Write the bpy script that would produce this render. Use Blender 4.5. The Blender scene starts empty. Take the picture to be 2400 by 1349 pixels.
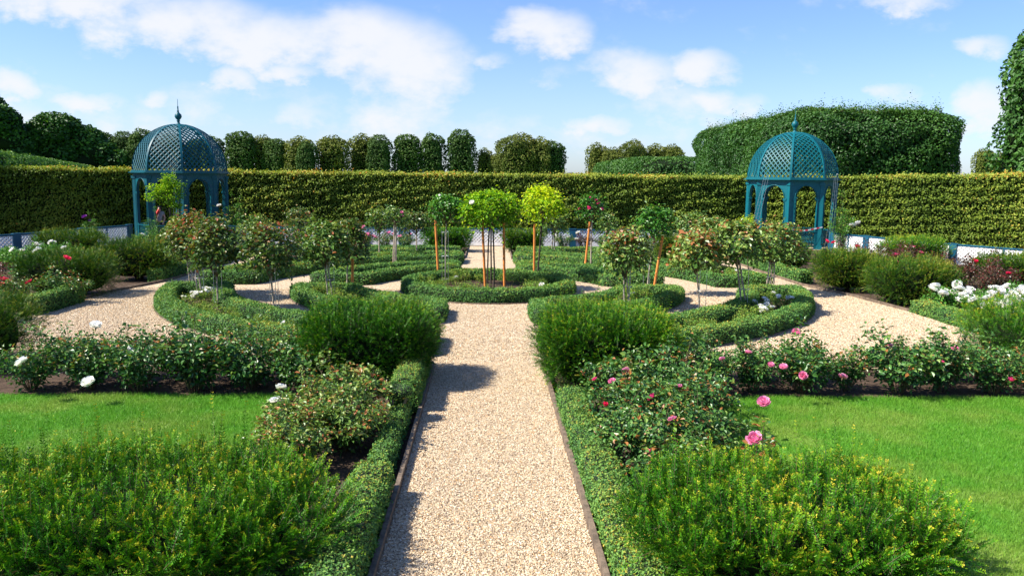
import bpy, math, random
import numpy as np
from mathutils import Matrix, Vector
R = math.radians
scene = bpy.context.scene
col = scene.collection

# ------------------------------------------------------------------ camera, sky, sun, exposure
PITCH, YAW, ROLL = 0.137356, 0.031013, 0.0111046
cp, sp, cy_, sy_ = math.cos(PITCH), math.sin(PITCH), math.cos(YAW), math.sin(YAW)
F_ = Vector((sy_ * cp, cy_ * cp, -sp)); R0 = Vector((cy_, -sy_, 0)); U0 = R0.cross(F_)
cr_, sr_ = math.cos(ROLL), math.sin(ROLL)
R_ = R0 * cr_ + U0 * sr_; U_ = U0 * cr_ - R0 * sr_
cam_d = bpy.data.cameras.new('camera'); cam = bpy.data.objects.new('camera', cam_d); col.objects.link(cam)
cam_d.sensor_width = 36; cam_d.lens = 36 * 1876.63 / 2400; cam_d.clip_start = 0.05; cam_d.clip_end = 3000
m = Matrix((R_, U_, -F_)).transposed().to_4x4(); m.translation = Vector((-0.03, 0, 3.1)); cam.matrix_world = m
scene.camera = cam

SUN_EL, SUN_AZ = R(46), R(12)          # elevation; angle the sun stands on the camera's side of due left
sun_dir = Vector((-math.cos(SUN_AZ) * math.cos(SUN_EL), -math.sin(SUN_AZ) * math.cos(SUN_EL), math.sin(SUN_EL)))
sd = bpy.data.lights.new('sun', 'SUN'); sd.energy = 5.0; sd.angle = R(0.53); sd.color = (1.0, 0.94, 0.82)
sun = bpy.data.objects.new('sun', sd); col.objects.link(sun)
sun.rotation_euler = sun_dir.to_track_quat('Z', 'Y').to_euler()

world = bpy.data.worlds.new('World'); scene.world = world; world.use_nodes = True
nt = world.node_tree; nt.nodes.clear()
class NT:
    def __init__(s, tree): s.t = tree
    def n(s, typ, **kw):
        nd = s.t.nodes.new(typ)
        for k, v in kw.items(): setattr(nd, k, v)
        return nd
    def l(s, a, b): s.t.links.new(a, b)
    def val(s, sock, v):
        if hasattr(v, 'is_output') or hasattr(v, 'links'): s.l(v, sock)
        else: sock.default_value = v
    def math(s, op, a, b=0.0, c=None, clamp=False):
        nd = s.n('ShaderNodeMath', operation=op, use_clamp=clamp)
        s.val(nd.inputs[0], a); s.val(nd.inputs[1], b)
        if c is not None: s.val(nd.inputs[2], c)
        return nd.outputs[0]
    def noise(s, vec, scale, detail=4, rough=.55, dist=0.0):
        nd = s.n('ShaderNodeTexNoise'); s.l(vec, nd.inputs['Vector'])
        nd.inputs['Scale'].default_value = scale; nd.inputs['Detail'].default_value = detail
        nd.inputs['Roughness'].default_value = rough; nd.inputs['Distortion'].default_value = dist
        return nd.outputs[0]
    def ramp(s, fac, stops):
        nd = s.n('ShaderNodeValToRGB'); s.l(fac, nd.inputs[0]); cr = nd.color_ramp
        while len(cr.elements) < len(stops): cr.elements.new(0.5)
        for e, (p, c) in zip(cr.elements, stops): e.position = p; e.color = (*c, 1) if len(c) == 3 else c
        return nd.outputs[0]
    def mix(s, fac, a, b, blend='MIX'):
        nd = s.n('ShaderNodeMix', data_type='RGBA', blend_type=blend)
        s.val(nd.inputs[0], fac)
        for i, v in ((6, a), (7, b)):
            if isinstance(v, tuple): nd.inputs[i].default_value = (*v, 1) if len(v) == 3 else v
            else: s.l(v, nd.inputs[i])
        return nd.outputs[2]
    def maprange(s, v, a, b, c=0.0, d=1.0, smooth=True):
        nd = s.n('ShaderNodeMapRange', interpolation_type='SMOOTHSTEP' if smooth else 'LINEAR')
        s.l(v, nd.inputs[0])
        for i, x in enumerate((a, b, c, d)): nd.inputs[i + 1].default_value = x
        return nd.outputs[0]

w = NT(nt)
out = w.n('ShaderNodeOutputWorld')
sky = w.n('ShaderNodeTexSky', sky_type='NISHITA'); sky.sun_disc = False
sky.sun_elevation = SUN_EL; sky.sun_rotation = math.atan2(sun_dir.x, sun_dir.y)
sky.altitude = 50; sky.air_density = 1.0; sky.dust_density = 0.6; sky.ozone_density = 2.0
bgs = w.n('ShaderNodeBackground'); bgs.inputs[1].default_value = 0.082
tint = w.mix(1.0, sky.outputs[0], (0.80, 0.94, 1.28), 'MULTIPLY'); w.l(tint, bgs.inputs[0])
bgc = w.n('ShaderNodeBackground'); bgc.inputs[0].default_value = (0.95, 0.96, 1.0, 1); bgc.inputs[1].default_value = 0.50
tc = w.n('ShaderNodeTexCoord'); vec = tc.outputs['Generated']
sep = w.n('ShaderNodeSeparateXYZ'); w.l(vec, sep.inputs[0])
ya = w.math('MAXIMUM', w.math('ABSOLUTE', sep.outputs[1]), 0.05)
u = w.math('DIVIDE', sep.outputs[0], ya); v = w.math('DIVIDE', sep.outputs[2], ya)
comb = w.n('ShaderNodeCombineXYZ'); w.l(u, comb.inputs[0]); w.l(w.math('MULTIPLY', v, 1.6), comb.inputs[1])
n1 = w.noise(comb.outputs[0], 9.0, 7, .55, 0.15); n2 = w.noise(comb.outputs[0], 30.0, 5, .6)
# cumulus banks placed by direction: (sideways, up, half-width, half-height, density)
CL = [(-0.50,0.200,0.13,0.024,1),(-0.370,0.178,0.11,0.030,1),(-0.27,0.160,0.12,0.030,1),(-0.165,0.158,0.10,0.036,1.05),(-0.100,0.128,0.075,0.050,1.1),
      (-0.112,0.078,0.059,0.040,.8),(0.07,0.172,0.055,0.026,1.05),(0.174,0.123,0.065,0.027,.95),(0.258,0.135,0.042,0.021,.95),(-0.301,0.114,0.03,0.014,.8),
      (-0.229,0.120,0.03,0.011,.7),(-0.480,0.083,0.040,0.012,.8),(0.134,0.064,0.042,0.012,.85),(0.302,0.092,0.042,0.016,.8),(0.506,0.219,0.06,0.016,.7),
      (0.611,0.165,0.035,0.014,.7),(-0.570,0.100,0.035,0.018,1),(-0.399,0.087,0.024,0.013,.75),(0.23,0.085,0.09,0.028,.55),(-0.241,0.070,0.055,0.016,.65),
      (0.506,0.107,0.03,0.012,.7),(0.0,0.141,0.025,0.010,.5),(0.075,0.122,0.032,0.019,.45),(-0.358,0.070,0.27,0.034,.42),(0.187,0.046,0.32,0.03,.42),
      (0.62,0.09,0.04,0.03,.9),(-0.02,0.05,0.1,0.03,.5),(-0.62,0.06,0.1,0.03,.7)]
wu = w.math('ADD', u, w.math('MULTIPLY', w.math('SUBTRACT', n1, 0.5), 0.13))
wv = w.math('ADD', v, w.math('MULTIPLY', w.math('SUBTRACT', n2, 0.5), 0.035))
acc = None
for (u0, v0, a, b, k) in CL:
    du = w.math('MULTIPLY', w.math('SUBTRACT', wu, u0), 1 / (a * 1.35)); dv = w.math('MULTIPLY', w.math('SUBTRACT', wv, v0), 1 / (b * 1.45))
    d2 = w.math('ADD', w.math('MULTIPLY', du, du), w.math('MULTIPLY', dv, dv))
    g = w.math('MULTIPLY', w.math('SUBTRACT', 1.0, d2, clamp=True), k)
    acc = g if acc is None else w.math('MAXIMUM', acc, g)
dens = w.math('ADD', acc, w.math('MULTIPLY', w.math('SUBTRACT', n1, 0.53), 1.7))
dens = w.math('ADD', dens, w.math('MULTIPLY', w.math('SUBTRACT', n2, 0.5), 0.9))
cl = w.maprange(dens, 0.0, 1.05, 0.0, 0.92)
hz = w.maprange(v, 0.20, 0.0, 0.0, 0.13)
cl = w.math('MAXIMUM', cl, hz)
mx = w.n('ShaderNodeMixShader'); w.l(cl, mx.inputs[0]); w.l(bgs.outputs[0], mx.inputs[1]); w.l(bgc.outputs[0], mx.inputs[2])
w.l(mx.outputs[0], out.inputs[0])

scene.view_settings.view_transform = 'Standard'; scene.view_settings.look = 'None'
scene.view_settings.exposure = 1.0; scene.view_settings.gamma = 1.0
scene.render.engine = 'CYCLES'
scene.cycles.max_bounces = 6; scene.cycles.diffuse_bounces = 3; scene.cycles.glossy_bounces = 2
scene.cycles.transmission_bounces = 4; scene.cycles.transparent_max_bounces = 4
scene.cycles.caustics_reflective = False; scene.cycles.caustics_refractive = False

# ------------------------------------------------------------------ helpers
def rg(seed): return np.random.default_rng(seed)
def nrm(V): return V / np.maximum(np.linalg.norm(V, axis=-1, keepdims=True), 1e-9)
def n3(P, s, seed=0):
    r = rg(seed + 991); o = np.zeros(len(P))
    for i in range(5):
        k = nrm(r.normal(size=3)) * s * (1.0 + .55 * i); o += np.sin(P @ k + r.uniform(0, 6.28)) / (1 + .45 * i)
    return o / 2.4

class MB:
    """collects geometry for ONE mesh"""
    def __init__(s): s.V = []; s.F = []; s.M = []; s.T = []; s.nv = 0; s.S = []
    def add(s, V, F, mat=0, tint=0.5, smooth=False):
        V = np.asarray(V, float).reshape(-1, 3); F = np.asarray(F, np.int64)
        s.V.append(V); s.F.append(F + s.nv); s.M.append(np.full(len(F), mat)); s.S.append(np.full(len(F), smooth))
        s.T.append(np.broadcast_to(np.asarray(tint, float), (len(V),)).copy()); s.nv += len(V); return s
    def box(s, c, size, rz=0, mat=0, M=None, tint=.5):
        x, y, z = [d / 2 for d in size]
        V = np.array([(i * x, j * y, k * z) for i in (-1, 1) for j in (-1, 1) for k in (-1, 1)], float)
        if M is not None: V = V @ np.array(M.to_3x3()).T
        ca, sa = math.cos(rz), math.sin(rz)
        V = np.stack([V[:, 0] * ca - V[:, 1] * sa, V[:, 0] * sa + V[:, 1] * ca, V[:, 2]], 1) + np.array(c)
        return s.add(V, [(0, 1, 3, 2), (4, 6, 7, 5), (0, 4, 5, 1), (2, 3, 7, 6), (0, 2, 6, 4), (1, 5, 7, 3)], mat, tint)
    def tube(s, pts, rad, sides=7, mat=0, tint=.5, cap=True, smooth=True):
        P = np.asarray(pts, float); n = len(P); rad = np.broadcast_to(np.asarray(rad, float), (n,))
        T = nrm(np.gradient(P, axis=0)); ref = np.array([.31, .17, .93]) if abs(T[0][2]) < .8 else np.array([.93, .3, .1])
        A = nrm(np.cross(T, ref)); B = np.cross(T, A)
        a = np.linspace(0, 2 * np.pi, sides, endpoint=False)
        V = P[:, None] + rad[:, None, None] * (np.cos(a)[None, :, None] * A[:, None] + np.sin(a)[None, :, None] * B[:, None])
        F = [(i * sides + j, i * sides + (j + 1) % sides, (i + 1) * sides + (j + 1) % sides, (i + 1) * sides + j) for i in range(n - 1) for j in range(sides)]
        s.add(V.reshape(-1, 3), F, mat, tint, smooth)
        if cap:
            for e in (0, n - 1):
                s.add(np.vstack([V[e], P[e][None]]), [(j, (j + 1) % sides, sides) for j in range(sides)], mat, tint)
        return s
    def lathe(s, prof, c=(0, 0, 0), sides=16, mat=0, smooth=True):
        a = np.linspace(0, 2 * np.pi, sides, endpoint=False); n = len(prof)
        V = np.array([(r * math.cos(t) + c[0], r * math.sin(t) + c[1], z + c[2]) for r, z in prof for t in a])
        F = [(i * sides + j, i * sides + (j + 1) % sides, (i + 1) * sides + (j + 1) % sides, (i + 1) * sides + j) for i in range(n - 1) for j in range(sides)]
        return s.add(V, F, mat, .5, smooth)
    def mesh(s, name, mats):
        me = bpy.data.meshes.new(name)
        V = np.vstack(s.V).astype(np.float32); me.vertices.add(len(V)); me.vertices.foreach_set('co', V.ravel())
        loops, starts, mi, sm, off = [], [], [], [], 0
        for F, M, S in zip(s.F, s.M, s.S):
            if len(F) == 0: continue
            k = F.shape[1]; loops.append(F.ravel()); starts.append(off + np.arange(len(F)) * k); off += F.size; mi.append(M); sm.append(S)
        loops = np.concatenate(loops).astype(np.int32); starts = np.concatenate(starts).astype(np.int32)
        me.loops.add(len(loops)); me.loops.foreach_set('vertex_index', loops)
        me.polygons.add(len(starts)); me.polygons.foreach_set('loop_start', starts)
        me.polygons.foreach_set('material_index', np.concatenate(mi).astype(np.int32))
        me.polygons.foreach_set('use_smooth', np.concatenate(sm))
        at = me.attributes.new('tint', 'FLOAT', 'POINT'); at.data.foreach_set('value', np.concatenate(s.T).astype(np.float32))
        for m_ in (mats if isinstance(mats, (list, tuple)) else [mats]): me.materials.append(m_)
        me.update(calc_edges=True); return me
    def build(s, name, mats, parent=None, loc=None, rz=0, **props):
        return link(name, s.mesh(name, mats), parent, loc, rz, **props)

def link(name, data, parent=None, loc=None, rz=0, scale=None, **props):
    o = bpy.data.objects.new(name, data); col.objects.link(o)
    if parent is not None: o.parent = parent
    if loc is not None: o.location = loc
    o.rotation_euler[2] = rz
    if scale is not None: o.scale = scale
    for k, v_ in props.items(): o[k] = v_
    return o
def thing(name, label, cat, loc=(0, 0, 0), rz=0, group=None, scale=None):
    o = link(name, None, None, loc, rz, scale, label=label, category=cat); o.empty_display_size = .1
    if group: o['group'] = group
    return o

def leaves(mb, rng, P, N, D, L, W, fold=.25, mat=0, tint=.5, six=False):
    """leaf faces: base P, normal N, direction D; length L, width W; folded about the midrib"""
    n = len(P); D = nrm(D - N * np.sum(D * N, 1, keepdims=True)); S = np.cross(D, N)
    L = np.broadcast_to(L, (n,))[:, None]; W = np.broadcast_to(W, (n,))[:, None] * .5; tint = np.broadcast_to(tint, (n,))
    up = N * (W * fold * 2)
    if six:
        V = np.stack([P, P + D * L * .3 + S * W * .9 + up, P + D * L * .68 + S * W * .8 + up * .9, P + D * L - N * L * .12,
                      P + D * L * .68 - S * W * .8 + up * .9, P + D * L * .3 - S * W * .9 + up], 1).reshape(-1, 3)
        i = np.arange(n)[:, None] * 6
        F = np.concatenate([i + np.array([[0, 1, 2, 3]]), i + np.array([[0, 3, 4, 5]])]); mb.add(V, F, mat, np.repeat(tint, 6))
    else:
        V = np.stack([P, P + D * L * .45 + S * W + up, P + D * L, P + D * L * .45 - S * W + up], 1).reshape(-1, 3)
        i = np.arange(n)[:, None] * 4
        F = np.concatenate([i + np.array([[0, 1, 2]]), i + np.array([[0, 2, 3]])]); mb.add(V, F, mat, np.repeat(tint, 4))

def shoots(mb, rng, B, A, L, K, leaf, lw=.55, gap=.012, droop=.1, tint=.5, tipt=0.0, six=True, twig=True, tj=.17, mat=0, tmat=1):
    """leafy shoots: K leaves spiralling round each axis"""
    S = len(B); A = nrm(A); ref = nrm(rng.normal(size=(S, 3))); Uv = nrm(np.cross(A, ref)); Vv = np.cross(A, Uv)
    t = (np.arange(K) + .6) / K; ph = np.arange(K)[None] * 2.4 + rng.uniform(0, 6.28, (S, 1))
    T = t[None, :, None]; E = np.cos(ph)[..., None] * Uv[:, None] + np.sin(ph)[..., None] * Vv[:, None]
    Lk = np.broadcast_to(L, (S,))[:, None, None]
    P = B[:, None] + A[:, None] * Lk * T - np.array([0, 0, 1]) * Lk * T ** 2 * droop + E * gap + rng.normal(size=(S, K, 3)) * leaf * .25
    D = E * .9 + A[:, None] * .45 - np.array([0, 0, .12])
    N = A[:, None] * .7 - E * .3 + np.array([-.1, 0, .65]) + rng.normal(size=(S, K, 3)) * .42
    N = nrm(N.reshape(-1, 3)); ll = leaf * (1.05 - .45 * T[..., 0]) * rng.uniform(.7, 1.2, (S, K))
    tt = np.broadcast_to(tint, (S,))[:, None] + tipt * T[..., 0] ** 2 + rng.normal(size=(S, K)) * tj
    leaves(mb, rng, P.reshape(-1, 3), N, D.reshape(-1, 3), ll.ravel(), ll.ravel() * lw, .22, mat, np.clip(tt.ravel(), 0, 1), six)
    if twig:
        n = S; r = leaf * .05; tip = B + A * np.broadcast_to(L, (S,))[:, None] - np.array([0, 0, 1]) * np.broadcast_to(L, (S,))[:, None] * droop
        V = np.stack([B - Uv * r, B + Uv * r, tip], 1).reshape(-1, 3); i = np.arange(n)[:, None] * 3
        mb.add(V, i + np.array([[0, 1, 2]]), tmat, .5)

def boxpoints(rng, n, rx, ry, rz, e=4.0, bottom=False):
    """area-weighted points and normals on a superellipsoid"""
    areas = np.array([ry * rz, ry * rz, rx * rz, rx * rz, rx * ry, rx * ry if bottom else 0.15 * rx * ry]); f = rng.choice(6, n, p=areas / areas.sum())
    q = rng.uniform(-1, 1, (n, 3)); ax = f // 2; 
    sg = np.where(f % 2 == 0, 1.0, -1.0); q[np.arange(n), ax] = sg
    k = (np.abs(q) ** e).sum(1) ** (1 / e); q /= k[:, None]
    N = nrm(np.sign(q) * np.abs(q) ** (e - 1) / np.array([rx, ry, rz])); return q * np.array([rx, ry, rz]), N

def blob(mb, rx, ry, rz, c=(0, 0, 0), e=4.0, mat=0, seg=14, lump=.06, seed=0, tint=.2, s=2.0):
    a = np.linspace(0, 2 * np.pi, seg * 2, endpoint=False); b = np.linspace(-np.pi / 2, np.pi / 2, seg)
    V = np.array([(math.cos(j) * math.cos(i), math.cos(j) * math.sin(i), math.sin(j)) for j in b for i in a])
    V = V / ((np.abs(V) ** e).sum(1) ** (1 / e))[:, None]; V = V * (1 + lump * n3(V * np.array([rx, ry, rz]), s, seed))[:, None] * np.array([rx, ry, rz]) + np.array(c)
    n = seg * 2; F = [(i * n + j, i * n + (j + 1) % n, (i + 1) * n + (j + 1) % n, (i + 1) * n + j) for i in range(seg - 1) for j in range(n)]
    mb.add(V, F, mat, tint, True)

# ------------------------------------------------------------------ materials
def new_mat(name):
    m_ = bpy.data.materials.new(name); m_.use_nodes = True; t = m_.node_tree; t.nodes.clear(); n = NT(t)
    o = n.n('ShaderNodeOutputMaterial'); return m_, n, o
def leaf_mat(name, stops, rough=.45, trans=.3, spec=.4, tcol=1.3, patch=.0, pscale=.6):
    m_, n, o = new_mat(name); at = n.n('ShaderNodeAttribute', attribute_name='tint'); f = at.outputs['Fac']
    if patch:
        tcn = n.n('ShaderNodeTexCoord'); f = n.math('ADD', f, n.math('MULTIPLY', n.math('SUBTRACT', n.noise(tcn.outputs['Object'], pscale, 3), .5), patch), clamp=True)
    c = n.ramp(f, stops); p = n.n('ShaderNodeBsdfPrincipled'); n.l(c, p.inputs['Base Color'])
    p.inputs['Roughness'].default_value = rough; p.inputs['Specular IOR Level'].default_value = spec
    tr = n.n('ShaderNodeBsdfTranslucent'); n.l(n.mix(1.0, c, (tcol * 1.1, tcol, tcol * .35), 'MULTIPLY'), tr.inputs[0])
    mxx = n.n('ShaderNodeMixShader'); mxx.inputs[0].default_value = trans
    n.l(p.outputs[0], mxx.inputs[1]); n.l(tr.outputs[0], mxx.inputs[2]); n.l(mxx.outputs[0], o.inputs[0]); return m_
def plain(name, c, rough=.6, c2=None, scale=8, bump=0, spec=.5, bscale=None, detail=4, metal=0):
    m_, n, o = new_mat(name); p = n.n('ShaderNodeBsdfPrincipled'); p.inputs['Roughness'].default_value = rough
    p.inputs['Specular IOR Level'].default_value = spec; p.inputs['Metallic'].default_value = metal
    tcn = n.n('ShaderNodeTexCoord'); nz = n.noise(tcn.outputs['Object'], scale, detail, .65)
    n.l(n.mix(n.maprange(nz, .35, .68), c, c2 if c2 else tuple(x * .8 for x in c)), p.inputs['Base Color'])
    if bump:
        b = n.n('ShaderNodeBump'); b.inputs['Strength'].default_value = bump; b.inputs['Distance'].default_value = .02
        n.l(n.noise(tcn.outputs['Object'], bscale or scale * 3, 5, .7), b.inputs['Height']); n.l(b.outputs[0], p.inputs['Normal'])
    n.l(p.outputs[0], o.inputs[0]); return m_

M = {}
M['yew'] = leaf_mat('yew_needles', [(0, (.005, .032, .003)), (.3, (.015, .095, .004)), (.55, (.05, .20, .005)), (.8, (.18, .34, .010)), (1, (.52, .42, .03))], .5, .14, .2)
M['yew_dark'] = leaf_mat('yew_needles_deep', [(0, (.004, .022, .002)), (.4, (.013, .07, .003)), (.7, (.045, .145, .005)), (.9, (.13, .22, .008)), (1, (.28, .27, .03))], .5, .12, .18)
M['box'] = leaf_mat('boxwood_leaves', [(0, (.018, .065, .018)), (.35, (.045, .135, .035)), (.6, (.095, .23, .05)), (.85, (.20, .34, .06)), (1, (.45, .34, .05))], 0.56, .18, 0.20, patch=.45, pscale=.9)
M['hornbeam'] = leaf_mat('hornbeam_leaves', [(0, (.03, .065, .008)), (.3, (.085, .15, .014)), (.6, (.20, .28, .03)), (.85, (.38, .40, .06)), (1, (.55, .25, .04))], 0.54, .25, 0.23, patch=.6, pscale=.25)
M['rose'] = leaf_mat('rose_leaves', [(0, (.014, .055, .014)), (.35, (.035, .12, .025)), (.65, (.10, .23, .045)), (.9, (.22, .31, .06)), (1, (.34, .14, .04))], .36, .2, .4)
M['rose_red'] = leaf_mat('bronze_rose_leaves', [(0, (.022, .055, .012)), (.4, (.055, .13, .022)), (.7, (.15, .22, .045)), (.88, (.26, .20, .06)), (1, (.30, .07, .03))], .36, .2, .4)
M['dark_red'] = leaf_mat('dark_red_rose_leaves', [(0, (.02, .02, .012)), (.4, (.04, .05, .02)), (.7, (.09, .045, .03)), (1, (.16, .03, .025))], .36, .2, .4)
M['std'] = leaf_mat('standard_rose_leaves', [(0, (.025, .07, .012)), (.35, (.075, .17, .03)), (.65, (.17, .28, .05)), (.85, (.30, .36, .09)), (1, (.38, .14, .05))], .36, .2, .4)
M['lime'] = leaf_mat('lime_green_leaves', [(0, (.04, .13, .006)), (.4, (.13, .32, .010)), (.75, (.34, .54, .015)), (1, (.62, .70, .03))], 0.54, .38, 0.18)
M['green'] = leaf_mat('fresh_green_leaves', [(0, (.02, .09, .01)), (.5, (.06, .21, .02)), (1, (.16, .36, .04))], .36, .2, .4)
M['low'] = leaf_mat('low_bed_leaves', [(0, (.03, .09, .015)), (.5, (.11, .24, .03)), (1, (.38, .44, .08))], 0.56, .25, 0.20)
M['linden'] = leaf_mat('linden_leaves', [(0, (.012, .045, .008)), (.4, (.038, .11, .018)), (.75, (.09, .20, .035)), (1, (.18, .30, .06))], 0.47, .2, 0.27, patch=.3, pscale=.2)
M['far'] = leaf_mat('far_tree_leaves', [(0, (.02, .05, .012)), (.4, (.055, .105, .022)), (.75, (.11, .18, .04)), (1, (.2, .25, .06))], 0.64, .15, 0.14)
M['olive'] = leaf_mat('olive_far_leaves', [(0, (.04, .06, .012)), (.4, (.11, .14, .025)), (.75, (.21, .22, .04)), (1, (.32, .28, .06))], 0.64, .15, 0.14)
M['big'] = leaf_mat('dark_oak_leaves', [(0, (.006, .02, .005)), (.4, (.015, .045, .008)), (.75, (.035, .085, .012)), (1, (.07, .13, .02))], 0.59, .15, 0.16)
M['bark'] = plain('bark', (.40, .34, .26), .85, (.20, .16, .11), 20, .5)
M['darkbark'] = plain('dark_bark', (.06, .045, .03), .9, (.025, .02, .014), 14, .5)
M['cane'] = plain('rose_cane', (.07, .09, .03), .6, (.12, .06, .03), 12)
M['core'] = plain('shade_core', (.004, .012, .003), .95, (.009, .014, .004), 12, spec=.1)  # solid hull inside foliage, shade of the leaf gaps put into its colour
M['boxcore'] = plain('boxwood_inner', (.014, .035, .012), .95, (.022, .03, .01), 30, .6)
M['soil'] = plain('dark_soil', (.10, .065, .045), .95, (.045, .03, .02), 14, 1.0, .2, 30)
M['board'] = plain('weathered_board', (.20, .145, .10), .85, (.09, .065, .045), 9, .5)
M['orange'] = plain('orange_stake_wood', (.70, .25, .045), .6, (.50, .16, .03), 6, .15)
M['grey_stake'] = plain('grey_stake_wood', (.42, .38, .31), .8, (.26, .22, .17), 10, .3)
M['steel'] = plain('galvanised_wire', (.55, .57, .58), .35, (.4, .42, .43), 10, metal=.8)
M['teal'] = plain('teal_paint', (.002, .10, .125), .45, (.003, .12, .15), 3, .08, .3, 60)
M['tealdark'] = plain('deep_teal_paint', (.001, .085, .115), .45, (.001, .065, .09), 2.0, .08, .3, 50)
M['blue'] = plain('blue_fence_paint', (.006, .075, .13), .45, (.008, .10, .17), 3, .08)
M['white'] = plain('white_fence_paint', (.90, .90, .89), .5, (.80, .80, .79), 5, .1)
M['skin'] = plain('skin', (.62, .36, .27), .5, (.55, .30, .22), 9)
M['hair'] = plain('brown_hair', (.05, .028, .015), .6)
M['navy'] = plain('navy_cloth', (.01, .014, .035), .8)
M['greycloth'] = plain('grey_cloth', (.36, .36, .40), .85)
M['redcloth'] = plain('red_cloth', (.80, .02, .02), .6)
M['beige'] = plain('beige_cloth', (.30, .24, .18), .85)
def petal(name, a, b):
    m_, n, o = new_mat(name); at = n.n('ShaderNodeAttribute', attribute_name='tint'); c = n.ramp(at.outputs['Fac'], [(0, a), (1, b)])
    p = n.n('ShaderNodeBsdfPrincipled'); n.l(c, p.inputs['Base Color']); p.inputs['Roughness'].default_value = .55
    tr = n.n('ShaderNodeBsdfTranslucent'); n.l(c, tr.inputs[0]); mxx = n.n('ShaderNodeMixShader'); mxx.inputs[0].default_value = .3
    n.l(p.outputs[0], mxx.inputs[1]); n.l(tr.outputs[0], mxx.inputs[2]); n.l(mxx.outputs[0], o.inputs[0]); return m_
P_ = {'white': petal('white_petals', (.90, .78, .55), (.95, .95, .92)), 'pink': petal('pink_petals', (.80, .08, .28), (.90, .36, .55)),
      'red': petal('red_petals', (.62, .008, .05), (.85, .03, .12)), 'magenta': petal('magenta_petals', (.75, .02, .16), (.92, .10, .32)), 'purple': petal('purple_petals', (.10, .01, .16), (.20, .03, .28))}

def gravel_mat():
    m_, n, o = new_mat('gravel'); g = n.n('ShaderNodeNewGeometry').outputs['Position']
    vo = n.n('ShaderNodeTexVoronoi'); vo.inputs['Scale'].default_value = 58; n.l(g, vo.inputs['Vector'])
    sepc = n.n('ShaderNodeSeparateColor'); n.l(vo.outputs['Color'], sepc.inputs[0])
    c = n.ramp(sepc.outputs[0], [(0, (.13, .09, .06)), (.12, (.26, .18, .11)), (.3, (.43, .32, .20)), (.55, (.59, .47, .31)), (.8, (.71, .60, .44)), (.93, (.54, .28, .09)), (1, (.84, .78, .66))])
    big = n.maprange(n.noise(g, .9, 5, .6), .38, .66); c = n.mix(n.math('MULTIPLY', big, .28), c, (.42, .32, .22))
    p = n.n('ShaderNodeBsdfPrincipled'); n.l(c, p.inputs['Base Color']); p.inputs['Roughness'].default_value = .8; p.inputs['Specular IOR Level'].default_value = .25
    b = n.n('ShaderNodeBump'); b.inputs['Strength'].default_value = 1.0; b.inputs['Distance'].default_value = .012
    inv = n.math('SUBTRACT', 1.0, vo.outputs['Distance']); h = n.math('ADD', inv, n.math('MULTIPLY', n.noise(g, 7, 4), .8)); n.l(h, b.inputs['Height']); n.l(b.outputs[0], p.inputs['Normal'])
    n.l(p.outputs[0], o.inputs[0]); return m_
M['gravel'] = gravel_mat()
def stone_mat():
    m_, n, o = new_mat('pebbles'); at = n.n('ShaderNodeAttribute', attribute_name='tint')
    c = n.ramp(at.outputs['Fac'], [(0, (.13, .09, .06)), (.13, (.26, .18, .11)), (.32, (.44, .33, .21)), (.6, (.60, .48, .32)), (.82, (.72, .61, .45)), (.93, (.54, .28, .09)), (1, (.84, .78, .66))])
    p = n.n('ShaderNodeBsdfPrincipled'); n.l(c, p.inputs['Base Color']); p.inputs['Roughness'].default_value = .7; p.inputs['Specular IOR Level'].default_value = .3
    n.l(p.outputs[0], o.inputs[0]); return m_
M['stone'] = stone_mat()
def lawn_mat(name, blade=False):
    m_, n, o = new_mat(name); g = n.n('ShaderNodeNewGeometry').outputs['Position']
    big = n.maprange(n.noise(g, .75, 4, .6), .42, .66); mid = n.noise(g, 5, 4, .6)
    base = n.mix(mid, (.05, .22, .012), (.13, .36, .022)); base = n.mix(n.math('MULTIPLY', big, .6), base, (.30, .34, .07))
    if blade:
        at = n.n('ShaderNodeAttribute', attribute_name='tint'); base = n.mix(at.outputs['Fac'], base, (.20, .42, .04))
    p = n.n('ShaderNodeBsdfPrincipled'); n.l(base, p.inputs['Base Color']); p.inputs['Roughness'].default_value = .5; p.inputs['Specular IOR Level'].default_value = .3
    if blade:
        tr = n.n('ShaderNodeBsdfTranslucent'); n.l(base, tr.inputs[0]); mxx = n.n('ShaderNodeMixShader'); mxx.inputs[0].default_value = .35
        n.l(p.outputs[0], mxx.inputs[1]); n.l(tr.outputs[0], mxx.inputs[2]); n.l(mxx.outputs[0], o.inputs[0])
    else:
        b = n.n('ShaderNodeBump'); b.inputs['Strength'].default_value = .8; b.inputs['Distance'].default_value = .03; n.l(n.noise(g, 60, 4, .7), b.inputs['Height']); n.l(b.outputs[0], p.inputs['Normal'])
        n.l(p.outputs[0], o.inputs[0])
    return m_
M['lawn'] = lawn_mat('lawn_base'); M['blade'] = lawn_mat('grass_blades', True)

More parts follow.
